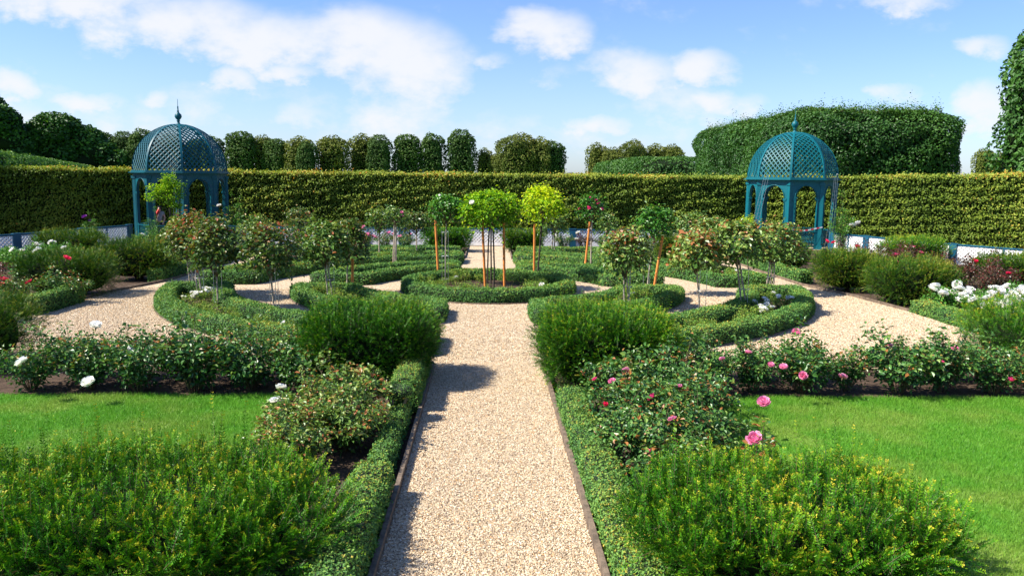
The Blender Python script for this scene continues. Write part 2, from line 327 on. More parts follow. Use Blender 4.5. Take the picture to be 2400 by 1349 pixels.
# ------------------------------------------------------------------ the setting
CX, CY = 0.0, 21.8
def sheet(name, poly, z, mat, n=None):
    mb = MB(); P = [(x, y, z) for x, y in poly]; c = np.mean(P, 0)
    mb.add(np.vstack([P, c[None]]), [(i, (i + 1) % len(P), len(P)) for i in range(len(P))], 0); return mb.build(name, mat, kind='structure')
mb = MB(); mb.add([(-900, -60, -.05), (900, -60, -.05), (900, 1800, -.05), (-900, 1800, -.05)], [(0, 1, 2, 3)]); mb.build('ground', M['lawn'], kind='structure')
sheet('garden_soil', [(-21, 3.2), (21, 3.2), (21, 30), (17.6, 36.4), (-17.6, 36.4), (-21, 30)], -.03, M['soil'])
gp = [(-.88, 2), (.88, 2), (.88, 12.9), (8.4, 12.9), (10.4, 15.2), (10.1, 18.5), (9.85, 21), (9.3, 23.4), (9.2, 30.4), (.88, 30.6), (.88, 36.3), (-.88, 36.3), (-.88, 30.6), (-9.2, 30.4), (-9.3, 23.4), (-9.85, 21), (-10.1, 18.5), (-10.4, 15.2), (-8.4, 12.9), (-.88, 12.9)]
sheet('gravel_plaza', [p for p in gp if abs(p[1] - 21.8) < 9.5 and abs(p[0]) > .9], 0.0, M['gravel'])
sheet('gravel_path', [(-.88, 2), (.88, 2), (.88, 13.4), (-.88, 13.4)], .004, M['gravel'])
sheet('far_gravel_path', [(-.88, 30), (.88, 30), (.88, 36.3), (-.88, 36.3)], .004, M['gravel'])
sheet('walkway', [(-40, 36.9), (40, 36.9), (40, 42), (-40, 42)], -.02, M['soil'])
sheet('side_walk_left', [(-40, 20), (-22.5, 20), (-18.5, 37), (-40, 37)], -.022, M['soil'])
sheet('side_walk_right', [(40, 20), (22.5, 20), (18.5, 37), (40, 37)], -.022, M['soil'])

def pebbles(name, x0, x1, y0, y1, dens, size, z, seed, inside=None):
    rng = rg(seed); n = int(dens * (x1 - x0) * (y1 - y0)); P = np.stack([rng.uniform(x0, x1, n), rng.uniform(y0, y1, n), np.full(n, z)], 1)
    if inside is not None: P = P[inside(P)]
    n = len(P); s_ = size * rng.uniform(.55, 1.35, n)
    a = rng.uniform(0, 6.28, n); asp = rng.uniform(.5, 1, n); base = []
    for k in range(4):
        t = a + k * 1.5708 + rng.uniform(-.3, .3, n); rr = s_ * (asp if k % 2 else 1)
        base.append(P + np.stack([np.cos(t) * rr, np.sin(t) * rr, rng.uniform(-.1, .5, n) * s_], 1))
    top = P + np.stack([rng.normal(size=n) * s_ * .3, rng.normal(size=n) * s_ * .3, s_ * rng.uniform(.6, 1.0, n)], 1)
    V = np.stack(base + [top], 1).reshape(-1, 3); i = np.arange(n)[:, None] * 5
    F = np.concatenate([i + np.array([[k, (k + 1) % 4, 4]]) for k in range(4)])
    mbb = MB().add(V, F, 0, np.repeat(rng.uniform(0, 1, n), 5)); return mbb.build(name, M['stone'], kind='stuff', label='pale tan and white loose gravel', category='gravel')
pebbles('loose_gravel', -.88, .88, 4.6, 13.2, 8000, .0095, .006, 1)
def ring_in(P):
    r = np.hypot(P[:, 0], P[:, 1] - CY); x = np.abs(P[:, 0]); g_ = (r > 8.36) | ((r < 6.65) & (r > 5.25)) | ((r < 3.5) & (r > 2.36)) | (x < .95) | (np.abs(P[:, 1] - CY) < .9)
    lim = np.interp(P[:, 1], [13, 15.2, 18.5, 21, 23.4], [8.4, 10.4, 10.1, 9.85, 9.3]); return g_ & (x < lim) & ((r > 2.36))
pebbles('loose_gravel', -10.4, 10.4, 13.0, 22, 3400, .0125, .003, 2, ring_in)

# timber edging boards
def edging(pts, name='edging_board', wdt=.045, hgt=.07, z=0.0):
    mb = MB(); P = np.asarray(pts, float)
    for i in range(len(P) - 1):
        a, b = P[i], P[i + 1]; d = b - a; L = np.hypot(*d); rz = math.atan2(d[1], d[0])
        mb.box(((a[0] + b[0]) / 2, (a[1] + b[1]) / 2, z + hgt / 2 - .02), (L + .003 * (i % 2), wdt, hgt + .04 + .002 * (i % 2)), rz)
    return mb.build(name, M['board'], kind='structure')
for s in (-1, 1):
    edging([(s * .905, 3.2 + k * 1.2) for k in range(9)] , hgt=.09)
    edging([(s * .905, 13.0), (s * 8.4, 12.95)])
    edging([(s * x, y) for x, y in ((10.43, 15.2), (10.13, 18.5), (9.88, 21), (9.33, 23.4), (9.23, 27), (9.23, 30.4))])
    edging([(s * .905, 30.7), (s * .905, 33.5), (s * .905, 36.2)])
    edging([(s * 9.2, 30.55), (s * .93, 30.55)])
def arcpts(r, a0, a1, n): return [(CX + r * math.cos(t), CY + r * math.sin(t)) for t in np.linspace(a0, a1, n)]

# ------------------------------------------------------------------ box hedges
def chaikin(P, closed, it=2):
    for _ in range(it):
        Q = []
        n = len(P)
        for i in range(n if closed else n - 1):
            a, b = P[i], P[(i + 1) % n]; Q += [a * .75 + b * .25, a * .25 + b * .75]
        if not closed: Q = [P[0]] + Q + [P[-1]]
        P = np.array(Q)
    return P
def resample(P, step, closed):
    Q = np.vstack([P, P[:1]]) if closed else P; d = np.r_[0, np.cumsum(np.hypot(*np.diff(Q, axis=0).T))]; n = max(3, int(d[-1] / step))
    t = np.linspace(0, d[-1], n, endpoint=not closed); return np.stack([np.interp(t, d, Q[:, 0]), np.interp(t, d, Q[:, 1])], 1), d[-1]
SEC = np.array([(-.5, 0), (-.53, .35), (-.5, .8), (-.36, 1.0), (0, 1.04), (.36, 1.0), (.5, .8), (.53, .35), (.5, 0)])
def box_hedge(path, label, closed=False, wdt=.40, hgt=.32, dens=None, seed=0, tb=.56, group='clipped box hedges edging the beds', leaf=.026, cat='box hedge', name='box_hedge'):
    rng = rg(seed + 50); P, Ltot = resample(chaikin(np.asarray(path, float), closed), .12, closed); n = len(P)
    T = np.roll(P, -1, 0) - np.roll(P, 1, 0) if closed else np.gradient(P, axis=0); T = nrm(T); Nn = np.stack([T[:, 1], -T[:, 0]], 1)
    def surf(si, u):
        """si: float index along, u: float in 0..8 round the section"""
        i0 = np.floor(si).astype(int) % n; i1 = (i0 + 1) % n if closed else np.minimum(i0 + 1, n - 1); f = (si - np.floor(si))[:, None]
        c = P[i0] * (1 - f) + P[i1] * f; nn = nrm(Nn[i0] * (1 - f) + Nn[i1] * f); tt = np.stack([-nn[:, 1], nn[:, 0]], 1)
        j = np.clip(np.floor(u).astype(int), 0, len(SEC) - 2); g_ = (u - j)[:, None]; s2 = SEC[j] * (1 - g_) + SEC[j + 1] * g_; ds = SEC[j + 1] - SEC[j]
        V = np.column_stack([c + nn * s2[:, :1] * wdt, s2[:, 1] * hgt]); sn = nrm(np.column_stack([-ds[:, 1] * hgt, ds[:, 0] * wdt]))
        Nv = np.column_stack([nn * sn[:, :1], sn[:, 1]]); Nv = nrm(np.where(Nv @ np.zeros(3) == 0, 1, 1)[:, None] * Nv)
        V = V + Nv * (.022 * n3(V, 7, seed) + .014 * n3(V, 19, seed + 5))[:, None]; return V, Nv
    k = len(SEC); si, uu = np.meshgrid(np.arange(n), np.arange(k) * .99999, indexing='ij')
    V, Nv = surf(si.ravel().astype(float), uu.ravel()); V = V - Nv * .016; m_ = n if closed else n - 1
    F = [(i * k + j, ((i + 1) % n) * k + j, ((i + 1) % n) * k + j + 1, i * k + j + 1) for i in range(m_) for j in range(k - 1)]
    mb = MB(); mb.add(V, F, 1, .3, True)
    if not closed:
        for e in (0, n - 1): mb.add(np.vstack([V[e * k:(e + 1) * k], V[e * k:(e + 1) * k].mean(0)[None]]), [(j, (j + 1) % k, k) for j in range(k)], 1, .3)
    dist = np.hypot(P[:, 0], P[:, 1]); d_ = dens if dens else float(np.clip(5200 * (11 / dist.mean()) ** 1.3, 1300, 5200)); leaf_ = leaf * float(np.clip(dist.mean() / 12, .95, 2.2))
    N = int(d_ * Ltot * (hgt * 2 + wdt)); si = rng.uniform(0, n if closed else n - 1.001, N)
    lens = np.hypot(np.diff(SEC[:, 0]) * wdt, np.diff(SEC[:, 1]) * hgt); cs = np.r_[0, np.cumsum(lens)]; uu = np.interp(rng.uniform(0, cs[-1], N), cs, np.arange(k))
    V, Nv = surf(si, np.minimum(uu, k - 1.001)); V = V + Nv * rng.normal(size=N)[:, None] * .014
    if not closed:
        M2 = int(N * .5 * wdt / Ltot)
        for e, sg in ((0, -1), (n - 1, 1)):
            y_ = rng.uniform(-.48, .48, M2) * wdt; z_ = rng.uniform(0, 1, M2) * hgt; t3 = np.array([T[e][0], T[e][1], 0]) * sg
            V = np.vstack([V, np.column_stack([P[e] + Nn[e] * y_[:, None], z_]) + t3 * .01]); Nv = np.vstack([Nv, np.tile(t3, (M2, 1))])
    N = len(V); Nl = nrm(Nv * 1.0 + rng.normal(size=(N, 3)) * .7 + np.array([-.1, 0, .3])); D = rng.normal(size=(N, 3)) + Nv * .5 + np.array([0, 0, .4])
    tint = np.clip(tb + .12 * n3(V, 2.2, seed + 3) + rng.normal(size=N) * .13 + .12 * (V[:, 2] > hgt * .93), 0, 1)  # top leaves tinted lighter, a sunlit top put into the colour
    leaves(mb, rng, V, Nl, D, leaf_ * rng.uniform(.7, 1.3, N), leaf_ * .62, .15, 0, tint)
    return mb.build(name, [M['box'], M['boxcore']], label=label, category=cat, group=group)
HW = .21
def bed(r0, r1, quad, label, hgt, soil_name, seed):
    """closed hedge round one quarter of a ring bed cut by the two cross paths; quad = (sx, sy)"""
    sx, sy = quad; g_ = .95 + HW; out_ = []
    ra, rb = r0 + HW, r1 - HW
    a0o, a1o = math.asin(g_ / rb), math.acos(g_ / rb); a0i, a1i = math.asin(g_ / ra), math.acos(g_ / ra)
    pts = [(rb * math.cos(t), rb * math.sin(t)) for t in np.linspace(a0o, a1o, 26)] + [(ra * math.cos(t), ra * math.sin(t)) for t in np.linspace(a1i, a0i, 20)]
    # make corners tight
    pts = [(CX + sx * x, CY + sy * y) for x, y in pts]
    P = []
    for i, p in enumerate(pts):
        P.append(p)
        if i in (0, 25, 26, 45): P.append(p)
    h = box_hedge(P, label, True, HW * 2, hgt, seed=seed)
    e0, e1 = r0 + .05, r1 - .05; gg = .95 + .05
    arc = [(e1 * math.cos(t), e1 * math.sin(t)) for t in np.linspace(math.asin(gg / e1), math.acos(gg / e1), 20)]; ari = [(e0 * math.cos(t), e0 * math.sin(t)) for t in np.linspace(math.asin(gg / e0), math.acos(gg / e0), 20)]
    mb = MB(); V = [(CX + sx * x, CY + sy * y, .035) for x, y in arc + ari]; mb.add(V, [(i, i + 1, 21 + i, 20 + i) for i in range(19)]); mb.build(soil_name, M['soil'], kind='structure')
    eo = r1 + .03; edging([(CX + sx * eo * math.cos(t), CY + sy * eo * math.sin(t)) for t in np.linspace(math.asin(.95 / eo), math.acos(.95 / eo), 22)], 'bed_kerb', .035, .035)
    return h
nm = {(-1, -1): 'near left', (1, -1): 'near right', (-1, 1): 'far left', (1, 1): 'far right'}
for q, (sx, sy) in enumerate(((-1, -1), (1, -1), (-1, 1), (1, 1))):
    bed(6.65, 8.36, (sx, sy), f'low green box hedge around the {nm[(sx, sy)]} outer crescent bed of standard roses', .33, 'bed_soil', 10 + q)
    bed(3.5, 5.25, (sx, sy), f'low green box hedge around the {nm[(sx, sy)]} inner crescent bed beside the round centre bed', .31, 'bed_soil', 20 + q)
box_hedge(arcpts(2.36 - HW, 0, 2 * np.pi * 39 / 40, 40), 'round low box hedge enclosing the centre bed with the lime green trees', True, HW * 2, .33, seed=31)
mb = MB(); mb.add([(CX, CY, .06)] + [(x, y, .05) for x, y in arcpts(2.3, 0, 2 * np.pi * 39 / 40, 40)], [(0, i + 1, (i + 1) % 40 + 1) for i in range(40)]); mb.build('bed_soil', M['soil'], kind='structure')
edging(arcpts(2.40, 0, 2 * np.pi, 41), 'bed_kerb', .035, .035)

# border hedges
box_hedge([(-1.14, 4.2), (-1.13, 7.5)], 'box hedge strip left of the gravel path, behind the big yew in the left foreground', wdt=.34, hgt=.34, seed=41, leaf=.028)
box_hedge([(-1.13, 7.9), (-1.12, 10.2)], 'thin patchy box hedge strip with gaps, left of the gravel path beside the rose clump', wdt=.2, hgt=.24, seed=42, leaf=.028)
box_hedge([(-1.12, 10.3), (-1.12, 12.4)], 'box hedge strip in the shade at the path edge under the left yew', wdt=.36, hgt=.45, seed=43)
box_hedge([(1.16, 3.8), (1.14, 6.5), (1.13, 10.6)], 'blue-green box hedge strip along the right edge of the gravel path', wdt=.36, hgt=.26, seed=44, tb=.62, leaf=.028)
box_hedge([(-9.95 - .05, 17.5), (-9.95, 19.4)], 'short box hedge at the left gravel edge beside the red roses', wdt=.42, hgt=.4, seed=45)
box_hedge([(-9.6, 23.2), (-9.5, 26), (-9.5, 30)], 'long box hedge along the far left gravel edge', wdt=.42, hgt=.35, seed=46)
box_hedge([(10.28, 15.5), (10.33, 17.2), (10.3, 18.6)], 'dark box hedge at the right gravel edge in front of the white rose bed', wdt=.45, hgt=.3, seed=47)
box_hedge([(9.65, 23.9), (9.5, 25.5), (9.5, 30)], 'box hedge along the far right gravel edge left of the two yew bushes', wdt=.42, hgt=.35, seed=48)
for sx, s_ in ((-1, 'left'), (1, 'right')):
    box_hedge([(sx * 9.0, 30.85), (sx * 5, 30.85), (sx * 1.15, 30.85)], f'straight low box hedge across the back of the {s_} gravel, behind the far {s_} crescents', wdt=.4, hgt=.33, seed=52 + sx)
    box_hedge([(sx * 8.6, 31.9), (sx * 5, 31.9), (sx * 1.15, 31.9)], f'second straight box hedge at the back {s_}, before the far lawn strip', wdt=.36, hgt=.33, seed=62 + sx)
    mb = MB(); x0, x1 = sorted((sx * 1.2, sx * 8.8)); mb.add([(x0, 32.2, -.01), (x1, 32.2, -.01), (x1, 34.2, -.01), (x0, 34.2, -.01)], [(0, 1, 2, 3)]); mb.build('far_lawn', M['lawn'], kind='structure')

# broken box ball with bare stems next to the left yew
mb = MB(); rng = rg(77); Pb, Nb = boxpoints(rng, 900, .2, .19, .10, 2.6); Pb[:, 2] += .40
leaves(mb, rng, Pb, nrm(Nb + rng.normal(size=Nb.shape) * .5), rng.normal(size=Nb.shape), .022, .014, .15, 0, np.clip(.62 + rng.normal(size=900) * .12, 0, 1)); blob(mb, .18, .17, .08, (0, 0, .39), 2.6, 1)
t_ = thing('box_bush', 'small pale box bush with bare brown stems showing, at the foot of the left yew', 'bush', (-1.16, 9.95, 0)); mb.build('foliage', [M['box'], M['boxcore']], t_)
mb = MB()
for k in range(14):
    a = rng.uniform(0, 6.28); mb.tube([(math.cos(a) * .03, math.sin(a) * .03, 0), (math.cos(a) * .08, math.sin(a) * .08, .2), (math.cos(a) * .16, math.sin(a) * .15, .38)], [.008, .006, .004], 5)
mb.build('stems', M['bark'], t_)

# ------------------------------------------------------------------ lawns
def lawn(poly, seed, dens, lab, inside):
    sheet('lawn', poly, -.012, M['lawn'])
    xs, ys = zip(*poly); rng = rg(seed); n = int(dens * (max(xs) - min(xs)) * (max(ys) - min(ys)))
    P = np.stack([rng.uniform(min(xs), max(xs), n), rng.uniform(min(ys), max(ys), n), np.full(n, -.012)], 1); P = P[inside(P)]; n = len(P)
    a = rng.uniform(0, 6.28, n); L = rng.uniform(.03, .065, n) * (1 + .3 * n3(P, 3, seed)); wv_ = .0028
    S = np.stack([np.cos(a), np.sin(a), 0 * a], 1) * wv_; lean = np.stack([rng.normal(size=n) * .5 + .15 * n3(P, 2, 5), rng.normal(size=n) * .5, np.ones(n)], 1); tip = P + nrm(lean) * L[:, None]
    V = np.stack([P - S, P + S, tip], 1).reshape(-1, 3); i = np.arange(n)[:, None] * 3
    MB().add(V, i + np.array([[0, 1, 2]]), 0, np.repeat(np.clip(.35 + rng.normal(size=n) * .3, 0, 1), 3)).build('grass', M['blade'], kind='stuff', label=lab, category='grass')
lawn([(-9, 4.4), (-2.75, 4.4), (-2.75, 11.15), (-9, 11.2)], 5, 6500, 'short mown bright green grass left of the path', lambda P: P[:, 0] > -8.2 + 0 * P[:, 0])
lawn([(2.75, 4.2), (9, 4.2), (9, 11.15), (2.75, 11.15)], 6, 6500, 'short mown bright green grass right of the path', lambda P: np.abs(P[:, 0]) < P[:, 1] * .62 + 1.4)

# ------------------------------------------------------------------ yews
def yew_mesh(name, rx, ry, h, nsh, K, SL, NL, NW, seed, mat='yew', tb=.35, up=.55, leaders=.05, quad=True, e=3.2):
    rng = rg(seed); P, N = boxpoints(rng, nsh, rx, ry, h * .5, e); P *= (1 + .06 * n3(P, 2.6 / max(rx, .5), seed) + .07 * n3(P, 6.5, seed + 1) + .04 * n3(P, 14, seed + 2))[:, None]
    z = P[:, 2] + h * .5; nar = .80 + .20 * np.clip(z / (h * .6), 0, 1); P[:, :2] *= nar[:, None]; P[:, 2] = z
    keep = P[:, 2] > .04; P, N = P[keep], N[keep]; n = len(P)
    P = P - N * (rng.uniform(0, 1, n) ** 1.2 * .32)[:, None]
    A = nrm(N * .75 + np.array([0, 0, up]) + rng.normal(size=(n, 3)) * .38)
    L = SL * rng.uniform(.6, 1.4, n); lead = (rng.uniform(size=n) < leaders) & (P[:, 2] > h * .75)
    L[lead] *= rng.uniform(1.6, 2.6, lead.sum()); A[lead] = nrm(A[lead] * .25 + np.array([0, 0, 1]))
    sh_t = np.clip(tb + .16 * n3(P, 3.0, seed + 4) + rng.normal(size=n) * .09 + .16 * np.clip(P[:, 2] / h - .55, 0, 1), 0, 1)
    S = nrm(np.cross(A, nrm(rng.normal(size=(n, 3)) * .5 + np.array([0, 0, 1])))); Nn = np.cross(S, A)
    mb = MB(); t = (np.arange(K) + .5) / K
    C = P[:, None] + A[:, None] * (L[:, None, None] * t[None, :, None]) - np.array([0, 0, 1]) * (L[:, None, None] * .18 * t[None, :, None] ** 2)
    env = np.clip(1.15 - .6 * t ** 2.5, .4, 1)[None, :]
    for sd_ in (-1, 1):
        nl = NL * env * rng.uniform(.75, 1.2, (n, K)); D = nrm(S[:, None] * sd_ * .85 + A[:, None] * .6 + rng.normal(size=(n, K, 3)) * .16 + Nn[:, None] * .12)
        Wd = nrm(np.cross(D, Nn[:, None] + rng.normal(size=(n, K, 3)) * .3)) * NW
        tt = np.clip(sh_t[:, None] + .50 * t[None] ** 3 + rng.normal(size=(n, K)) * .06, 0, 1)
        if quad:
            V = np.stack([C - Wd * .4, C + D * nl[..., None] * .5 - Wd, C + D * nl[..., None], C + D * nl[..., None] * .5 + Wd], 2).reshape(-1, 3); i = np.arange(n * K)[:, None] * 4
            mb.add(V, i + np.array([[0, 1, 2, 3]]), 0, np.repeat(tt.ravel(), 4))
        else:
            V = np.stack([C - Wd, C + Wd, C + D * nl[..., None]], 2).reshape(-1, 3); i = np.arange(n * K)[:, None] * 3
            mb.add(V, i + np.array([[0, 1, 2]]), 0, np.repeat(tt.ravel(), 3))
    tip = P + A * L[:, None]; w_ = S * .0022; V = np.stack([P - w_, P + w_, tip], 1).reshape(-1, 3); mb.add(V, np.arange(n)[:, None] * 3 + np.array([[0, 1, 2]]), 1, .5)
    blob(mb, rx * .70, ry * .70, h * .38, (0, 0, h * .44), 3.2, 2, 16, .05, seed)
    return mb.mesh(name, [M[mat], M['cane'], M['core']])
def yew(label, x, y, rx, ry, h, nsh, K, SL, NL, NW, seed, rz=0, group='yew bushes', stems=True, **kw):
    t = thing('yew_bush', label, 'yew bush', (x, y, 0), rz, group)
    link('foliage', yew_mesh('yew_foliage', rx, ry, h, nsh, K, SL, NL, NW, seed, **kw), t)
    mb = MB(); rng = rg(seed + 9)
    for k in range(5):
        a = rng.uniform(0, 6.28); mb.tube([(math.cos(a) * .08, math.sin(a) * .08, -.03), (math.cos(a) * .16, math.sin(a) * .14, .2), (math.cos(a) * rx * .4, math.sin(a) * ry * .4, h * .6)], [.035, .028, .012], 6)
    mb.build('stems', M['darkbark'], t); return t
yew('very large yew bush with golden shoot tips filling the lower left corner', -2.72, 6.1, 1.62, 1.0, .72, 6000, 14, .22, .034, .0044, 101, tb=.32, leaders=.12, e=2.5)
yew('large yellow-tipped yew bush in the right foreground before the lawn', 2.38, 6.05, 1.30, .95, .68, 5200, 14, .21, .034, .0044, 102, tb=.33, leaders=.09, e=2.5)
yew('dark square yew bush left of the gravel path beyond the rose clump', -1.76, 12.0, 1.02, .9, 1.14, 7500, 8, .17, .036, .0048, 103, tb=.26, quad=False)
yew('bushy bright yew right of the gravel path overhanging the gravel', 1.72, 11.75, 1.06, .9, 1.16, 8000, 8, .18, .036, .0048, 104, tb=.31, quad=False)
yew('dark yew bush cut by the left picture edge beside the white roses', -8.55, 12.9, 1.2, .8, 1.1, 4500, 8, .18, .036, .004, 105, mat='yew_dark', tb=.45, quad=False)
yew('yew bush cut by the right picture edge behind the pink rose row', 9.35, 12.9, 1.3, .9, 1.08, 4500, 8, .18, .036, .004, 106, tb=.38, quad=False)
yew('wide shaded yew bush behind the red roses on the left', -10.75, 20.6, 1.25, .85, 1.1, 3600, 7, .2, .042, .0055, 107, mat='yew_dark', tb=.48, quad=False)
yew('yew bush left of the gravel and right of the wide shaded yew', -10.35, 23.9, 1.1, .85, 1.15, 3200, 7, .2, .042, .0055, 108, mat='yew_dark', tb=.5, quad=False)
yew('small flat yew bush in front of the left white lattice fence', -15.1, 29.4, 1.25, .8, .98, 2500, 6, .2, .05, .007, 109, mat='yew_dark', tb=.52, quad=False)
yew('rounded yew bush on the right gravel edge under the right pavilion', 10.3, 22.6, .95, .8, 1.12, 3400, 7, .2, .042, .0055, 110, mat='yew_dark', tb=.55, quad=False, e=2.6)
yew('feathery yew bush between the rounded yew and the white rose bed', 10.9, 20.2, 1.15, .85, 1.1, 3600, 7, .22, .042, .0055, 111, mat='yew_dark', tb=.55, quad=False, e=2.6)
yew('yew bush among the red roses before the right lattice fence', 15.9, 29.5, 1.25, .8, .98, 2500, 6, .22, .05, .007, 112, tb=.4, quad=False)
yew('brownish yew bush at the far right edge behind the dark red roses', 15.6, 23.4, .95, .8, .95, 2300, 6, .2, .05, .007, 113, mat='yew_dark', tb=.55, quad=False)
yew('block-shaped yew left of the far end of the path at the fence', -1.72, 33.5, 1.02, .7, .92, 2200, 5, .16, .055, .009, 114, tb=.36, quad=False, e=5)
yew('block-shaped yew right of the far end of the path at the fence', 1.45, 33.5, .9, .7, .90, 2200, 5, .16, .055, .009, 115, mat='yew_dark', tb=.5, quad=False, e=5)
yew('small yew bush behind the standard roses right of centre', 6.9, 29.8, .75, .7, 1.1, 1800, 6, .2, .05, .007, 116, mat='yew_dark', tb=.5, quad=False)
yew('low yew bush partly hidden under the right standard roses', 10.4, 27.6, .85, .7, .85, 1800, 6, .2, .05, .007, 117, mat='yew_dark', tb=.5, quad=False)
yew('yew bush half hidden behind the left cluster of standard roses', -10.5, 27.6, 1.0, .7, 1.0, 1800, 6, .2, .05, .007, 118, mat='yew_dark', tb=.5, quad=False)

# ------------------------------------------------------------------ roses
def bloom_mesh(kind, seed):
    rng = rg(seed); mb = MB(); 
    for ring, (n, r, tilt, sz) in enumerate(((5, .010, 1.4, .7), (6, .020, 1.2, .8), (7, .030, .95, .92), (7, .036, .55, .95), (6, .034, .1, .8))):
        for k in range(n):
            a = (k + .5 * (ring % 2)) / n * 6.283 + rng.uniform(-.15, .15); e = np.array([math.cos(a), math.sin(a), 0]); t = np.array([-math.sin(a), math.cos(a), 0]); ct, st = math.cos(tilt + rng.uniform(-.15, .15)), math.sin(tilt)
            d = e * ct + np.array([0, 0, 1]) * st; L = .055 * sz; b = e * r * .5; W_ = .028 * sz
            inn = -e * .35 + np.array([0, 0, .2])
            V = [b - t * W_ * .4, b + t * W_ * .4, b + d * L * .55 + t * W_ + e * .006, b + d * L + t * W_ * .55 + inn * L * .25, b + d * L - t * W_ * .55 + inn * L * .25, b + d * L * .55 - t * W_ + e * .006]
            mb.add(V, [(0, 1, 2, 5), (5, 2, 3, 4)], 0, [.1, .1, .6, 1, 1, .6] if ring < 2 else [.4, .4, .8, 1, 1, .8], True)
    mb.tube([(0, 0, -.05), (0, 0, .0)], [.003, .012], 5, 1); return mb.mesh('bloom_' + kind, [P_[kind], M['cane']])
BL = {k: [bloom_mesh(k, 300 + i) for i in range(2)] for k in P_}
def put_bloom(parent, kind, p, s=1.0, rng=None):
    o = link('bloom', BL[kind][int(rng.integers(2))], parent, p); o.scale = (s, s, s); o.rotation_euler = (rng.uniform(-.5, .9), rng.uniform(-.6, .6), rng.uniform(0, 6.28)); return o

def rose_meshes(rx, ry, h, ncane, K, leaf, seed, mat='rose', tb=.35, tipt=.35, lanky=.15, per=7):
    """a bush: canes fan out from the base, each carrying leafy side shoots with gaps between"""
    rng = rg(seed); st = MB(); fo = MB(); tips = []; Bs, As, Ls, Ts = [], [], [], []
    for c in range(ncane):
        a = rng.uniform(0, 6.28); q = math.sqrt(rng.uniform(0.02, 1)); tall = 1.0 + (rng.uniform(.15, .45) if rng.uniform() < lanky else rng.uniform(-.25, .06))
        end = np.array([math.cos(a) * rx * q, math.sin(a) * ry * q, h * tall * (1 - .35 * q * q)]); b0 = np.array([math.cos(a) * .06, math.sin(a) * .06, -.02])
        pts = [b0 + (end - b0) * t * np.array([1, 1, 1]) + np.array([0, 0, 1]) * .12 * math.sin(math.pi * t) * q for t in np.linspace(0, 1, 5)]
        st.tube(pts, np.linspace(.007, .003, 5), 4, cap=False); tips.append(pts[-1])
        for k in range(per):
            t = rng.uniform(.10, 1.0) ** .8; p = pts[0] + (pts[-1] - pts[0]) * t + np.array([0, 0, 1]) * .12 * math.sin(math.pi * t) * q
            Bs.append(p + rng.normal(size=3) * .03); e = np.array([math.cos(a), math.sin(a), 0]); As.append(e * rng.uniform(.2, 1) + rng.normal(size=3) * .6 + np.array([0, 0, .6])); Ls.append(rng.uniform(.08, .2)); Ts.append(tb + .25 * (t - .6) + rng.normal() * .1)
        Bs.append(pts[-1] - np.array([0, 0, .06])); As.append(np.array([0, 0, 1]) + rng.normal(size=3) * .3); Ls.append(.12); Ts.append(tb + .2 + (.35 if rng.uniform() < .4 else 0))
    shoots(fo, rng, np.array(Bs), np.array(As), np.array(Ls), K, leaf, .62, leaf * .5, .15, np.array(Ts), tipt, twig=True)
    return st.mesh('rose_canes', M['cane']), fo.mesh('rose_foliage', [M[mat], M['cane']]), tips
RV = {}
def rose_kind(key, n, *a, **kw): RV[key] = [rose_meshes(*a, seed=500 + 37 * i + len(RV) * 11, **kw) for i in range(n)]
rose_kind('frontL', 4, .58, .55, .76, 30, 6, .092, mat='rose', tb=.30, tipt=.22, lanky=.25)
rose_kind('frontR', 4, .58, .55, .70, 30, 6, .084, mat='rose', tb=.38, tipt=.15, lanky=.25)
rose_kind('clumpR', 2, .60, .65, .68, 42, 7, .078, mat='rose', tb=.40, tipt=.12, lanky=.08)
rose_kind('clumpL', 2, .60, .6, .72, 42, 7, .080, mat='std', tb=.42, tipt=.22, lanky=.1)
rose_kind('mid', 3, .6, .5, .78, 30, 6, .075, mat='rose', tb=.45, tipt=.2)
rose_kind('darkred', 3, .6, .5, .78, 30, 6, .075, mat='dark_red', tb=.5, tipt=.3)
rose_kind('white', 3, .65, .6, .62, 36, 7, .068, mat='green', tb=.45, tipt=.1, lanky=.05)
rose_kind('low', 4, .32, .30, .24, 12, 6, .042, mat='low', tb=.5, tipt=.2, lanky=.05)
rose_kind('tall', 1, .12, .12, .55, 3, 7, .08, mat='rose', tb=.55, tipt=.1, per=2)
rose_kind('climb', 2, .65, .5, 1.7, 26, 7, .07, mat='green', tb=.4, tipt=.2, per=8)
def rose(kind, label, x, y, var=0, s=1.0, blooms=(), rz=0, group=None, cat='rose bush', bs=1.0, seed=0, z=0, name='rose_bush'):
    st, fo, tips = RV[kind][var % len(RV[kind])]; t = thing(name, label, cat, (x, y, z), rz, group, (s, s, s)); link('canes', st, t); link('foliage', fo, t)
    rng = rg(int(abs(x * 100) + abs(y * 7)) + seed)
    if isinstance(blooms, tuple) and len(blooms) == 2 and isinstance(blooms[0], str):
        kk = rng.permutation(len(tips))[:blooms[1]]
        for i in kk: put_bloom(t, blooms[0], tips[i] + np.array([0, 0, .05]), bs / s * rng.uniform(.8, 1.15), rng)
    else:
        ca, sa = math.cos(-rz), math.sin(-rz)
        for (kd, bx, by, bz, b2) in blooms:
            dx, dy = bx - x, by - y; put_bloom(t, kd, ((dx * ca - dy * sa) / s, (dx * sa + dy * ca) / s, bz / s), b2 / s, rng)
    return t
W = ['first', 'second', 'third', 'fourth', 'fifth', 'sixth', 'seventh', 'eighth', 'ninth', 'tenth', 'eleventh', 'twelfth', 'thirteenth', 'fourteenth', 'fifteenth', 'sixteenth']
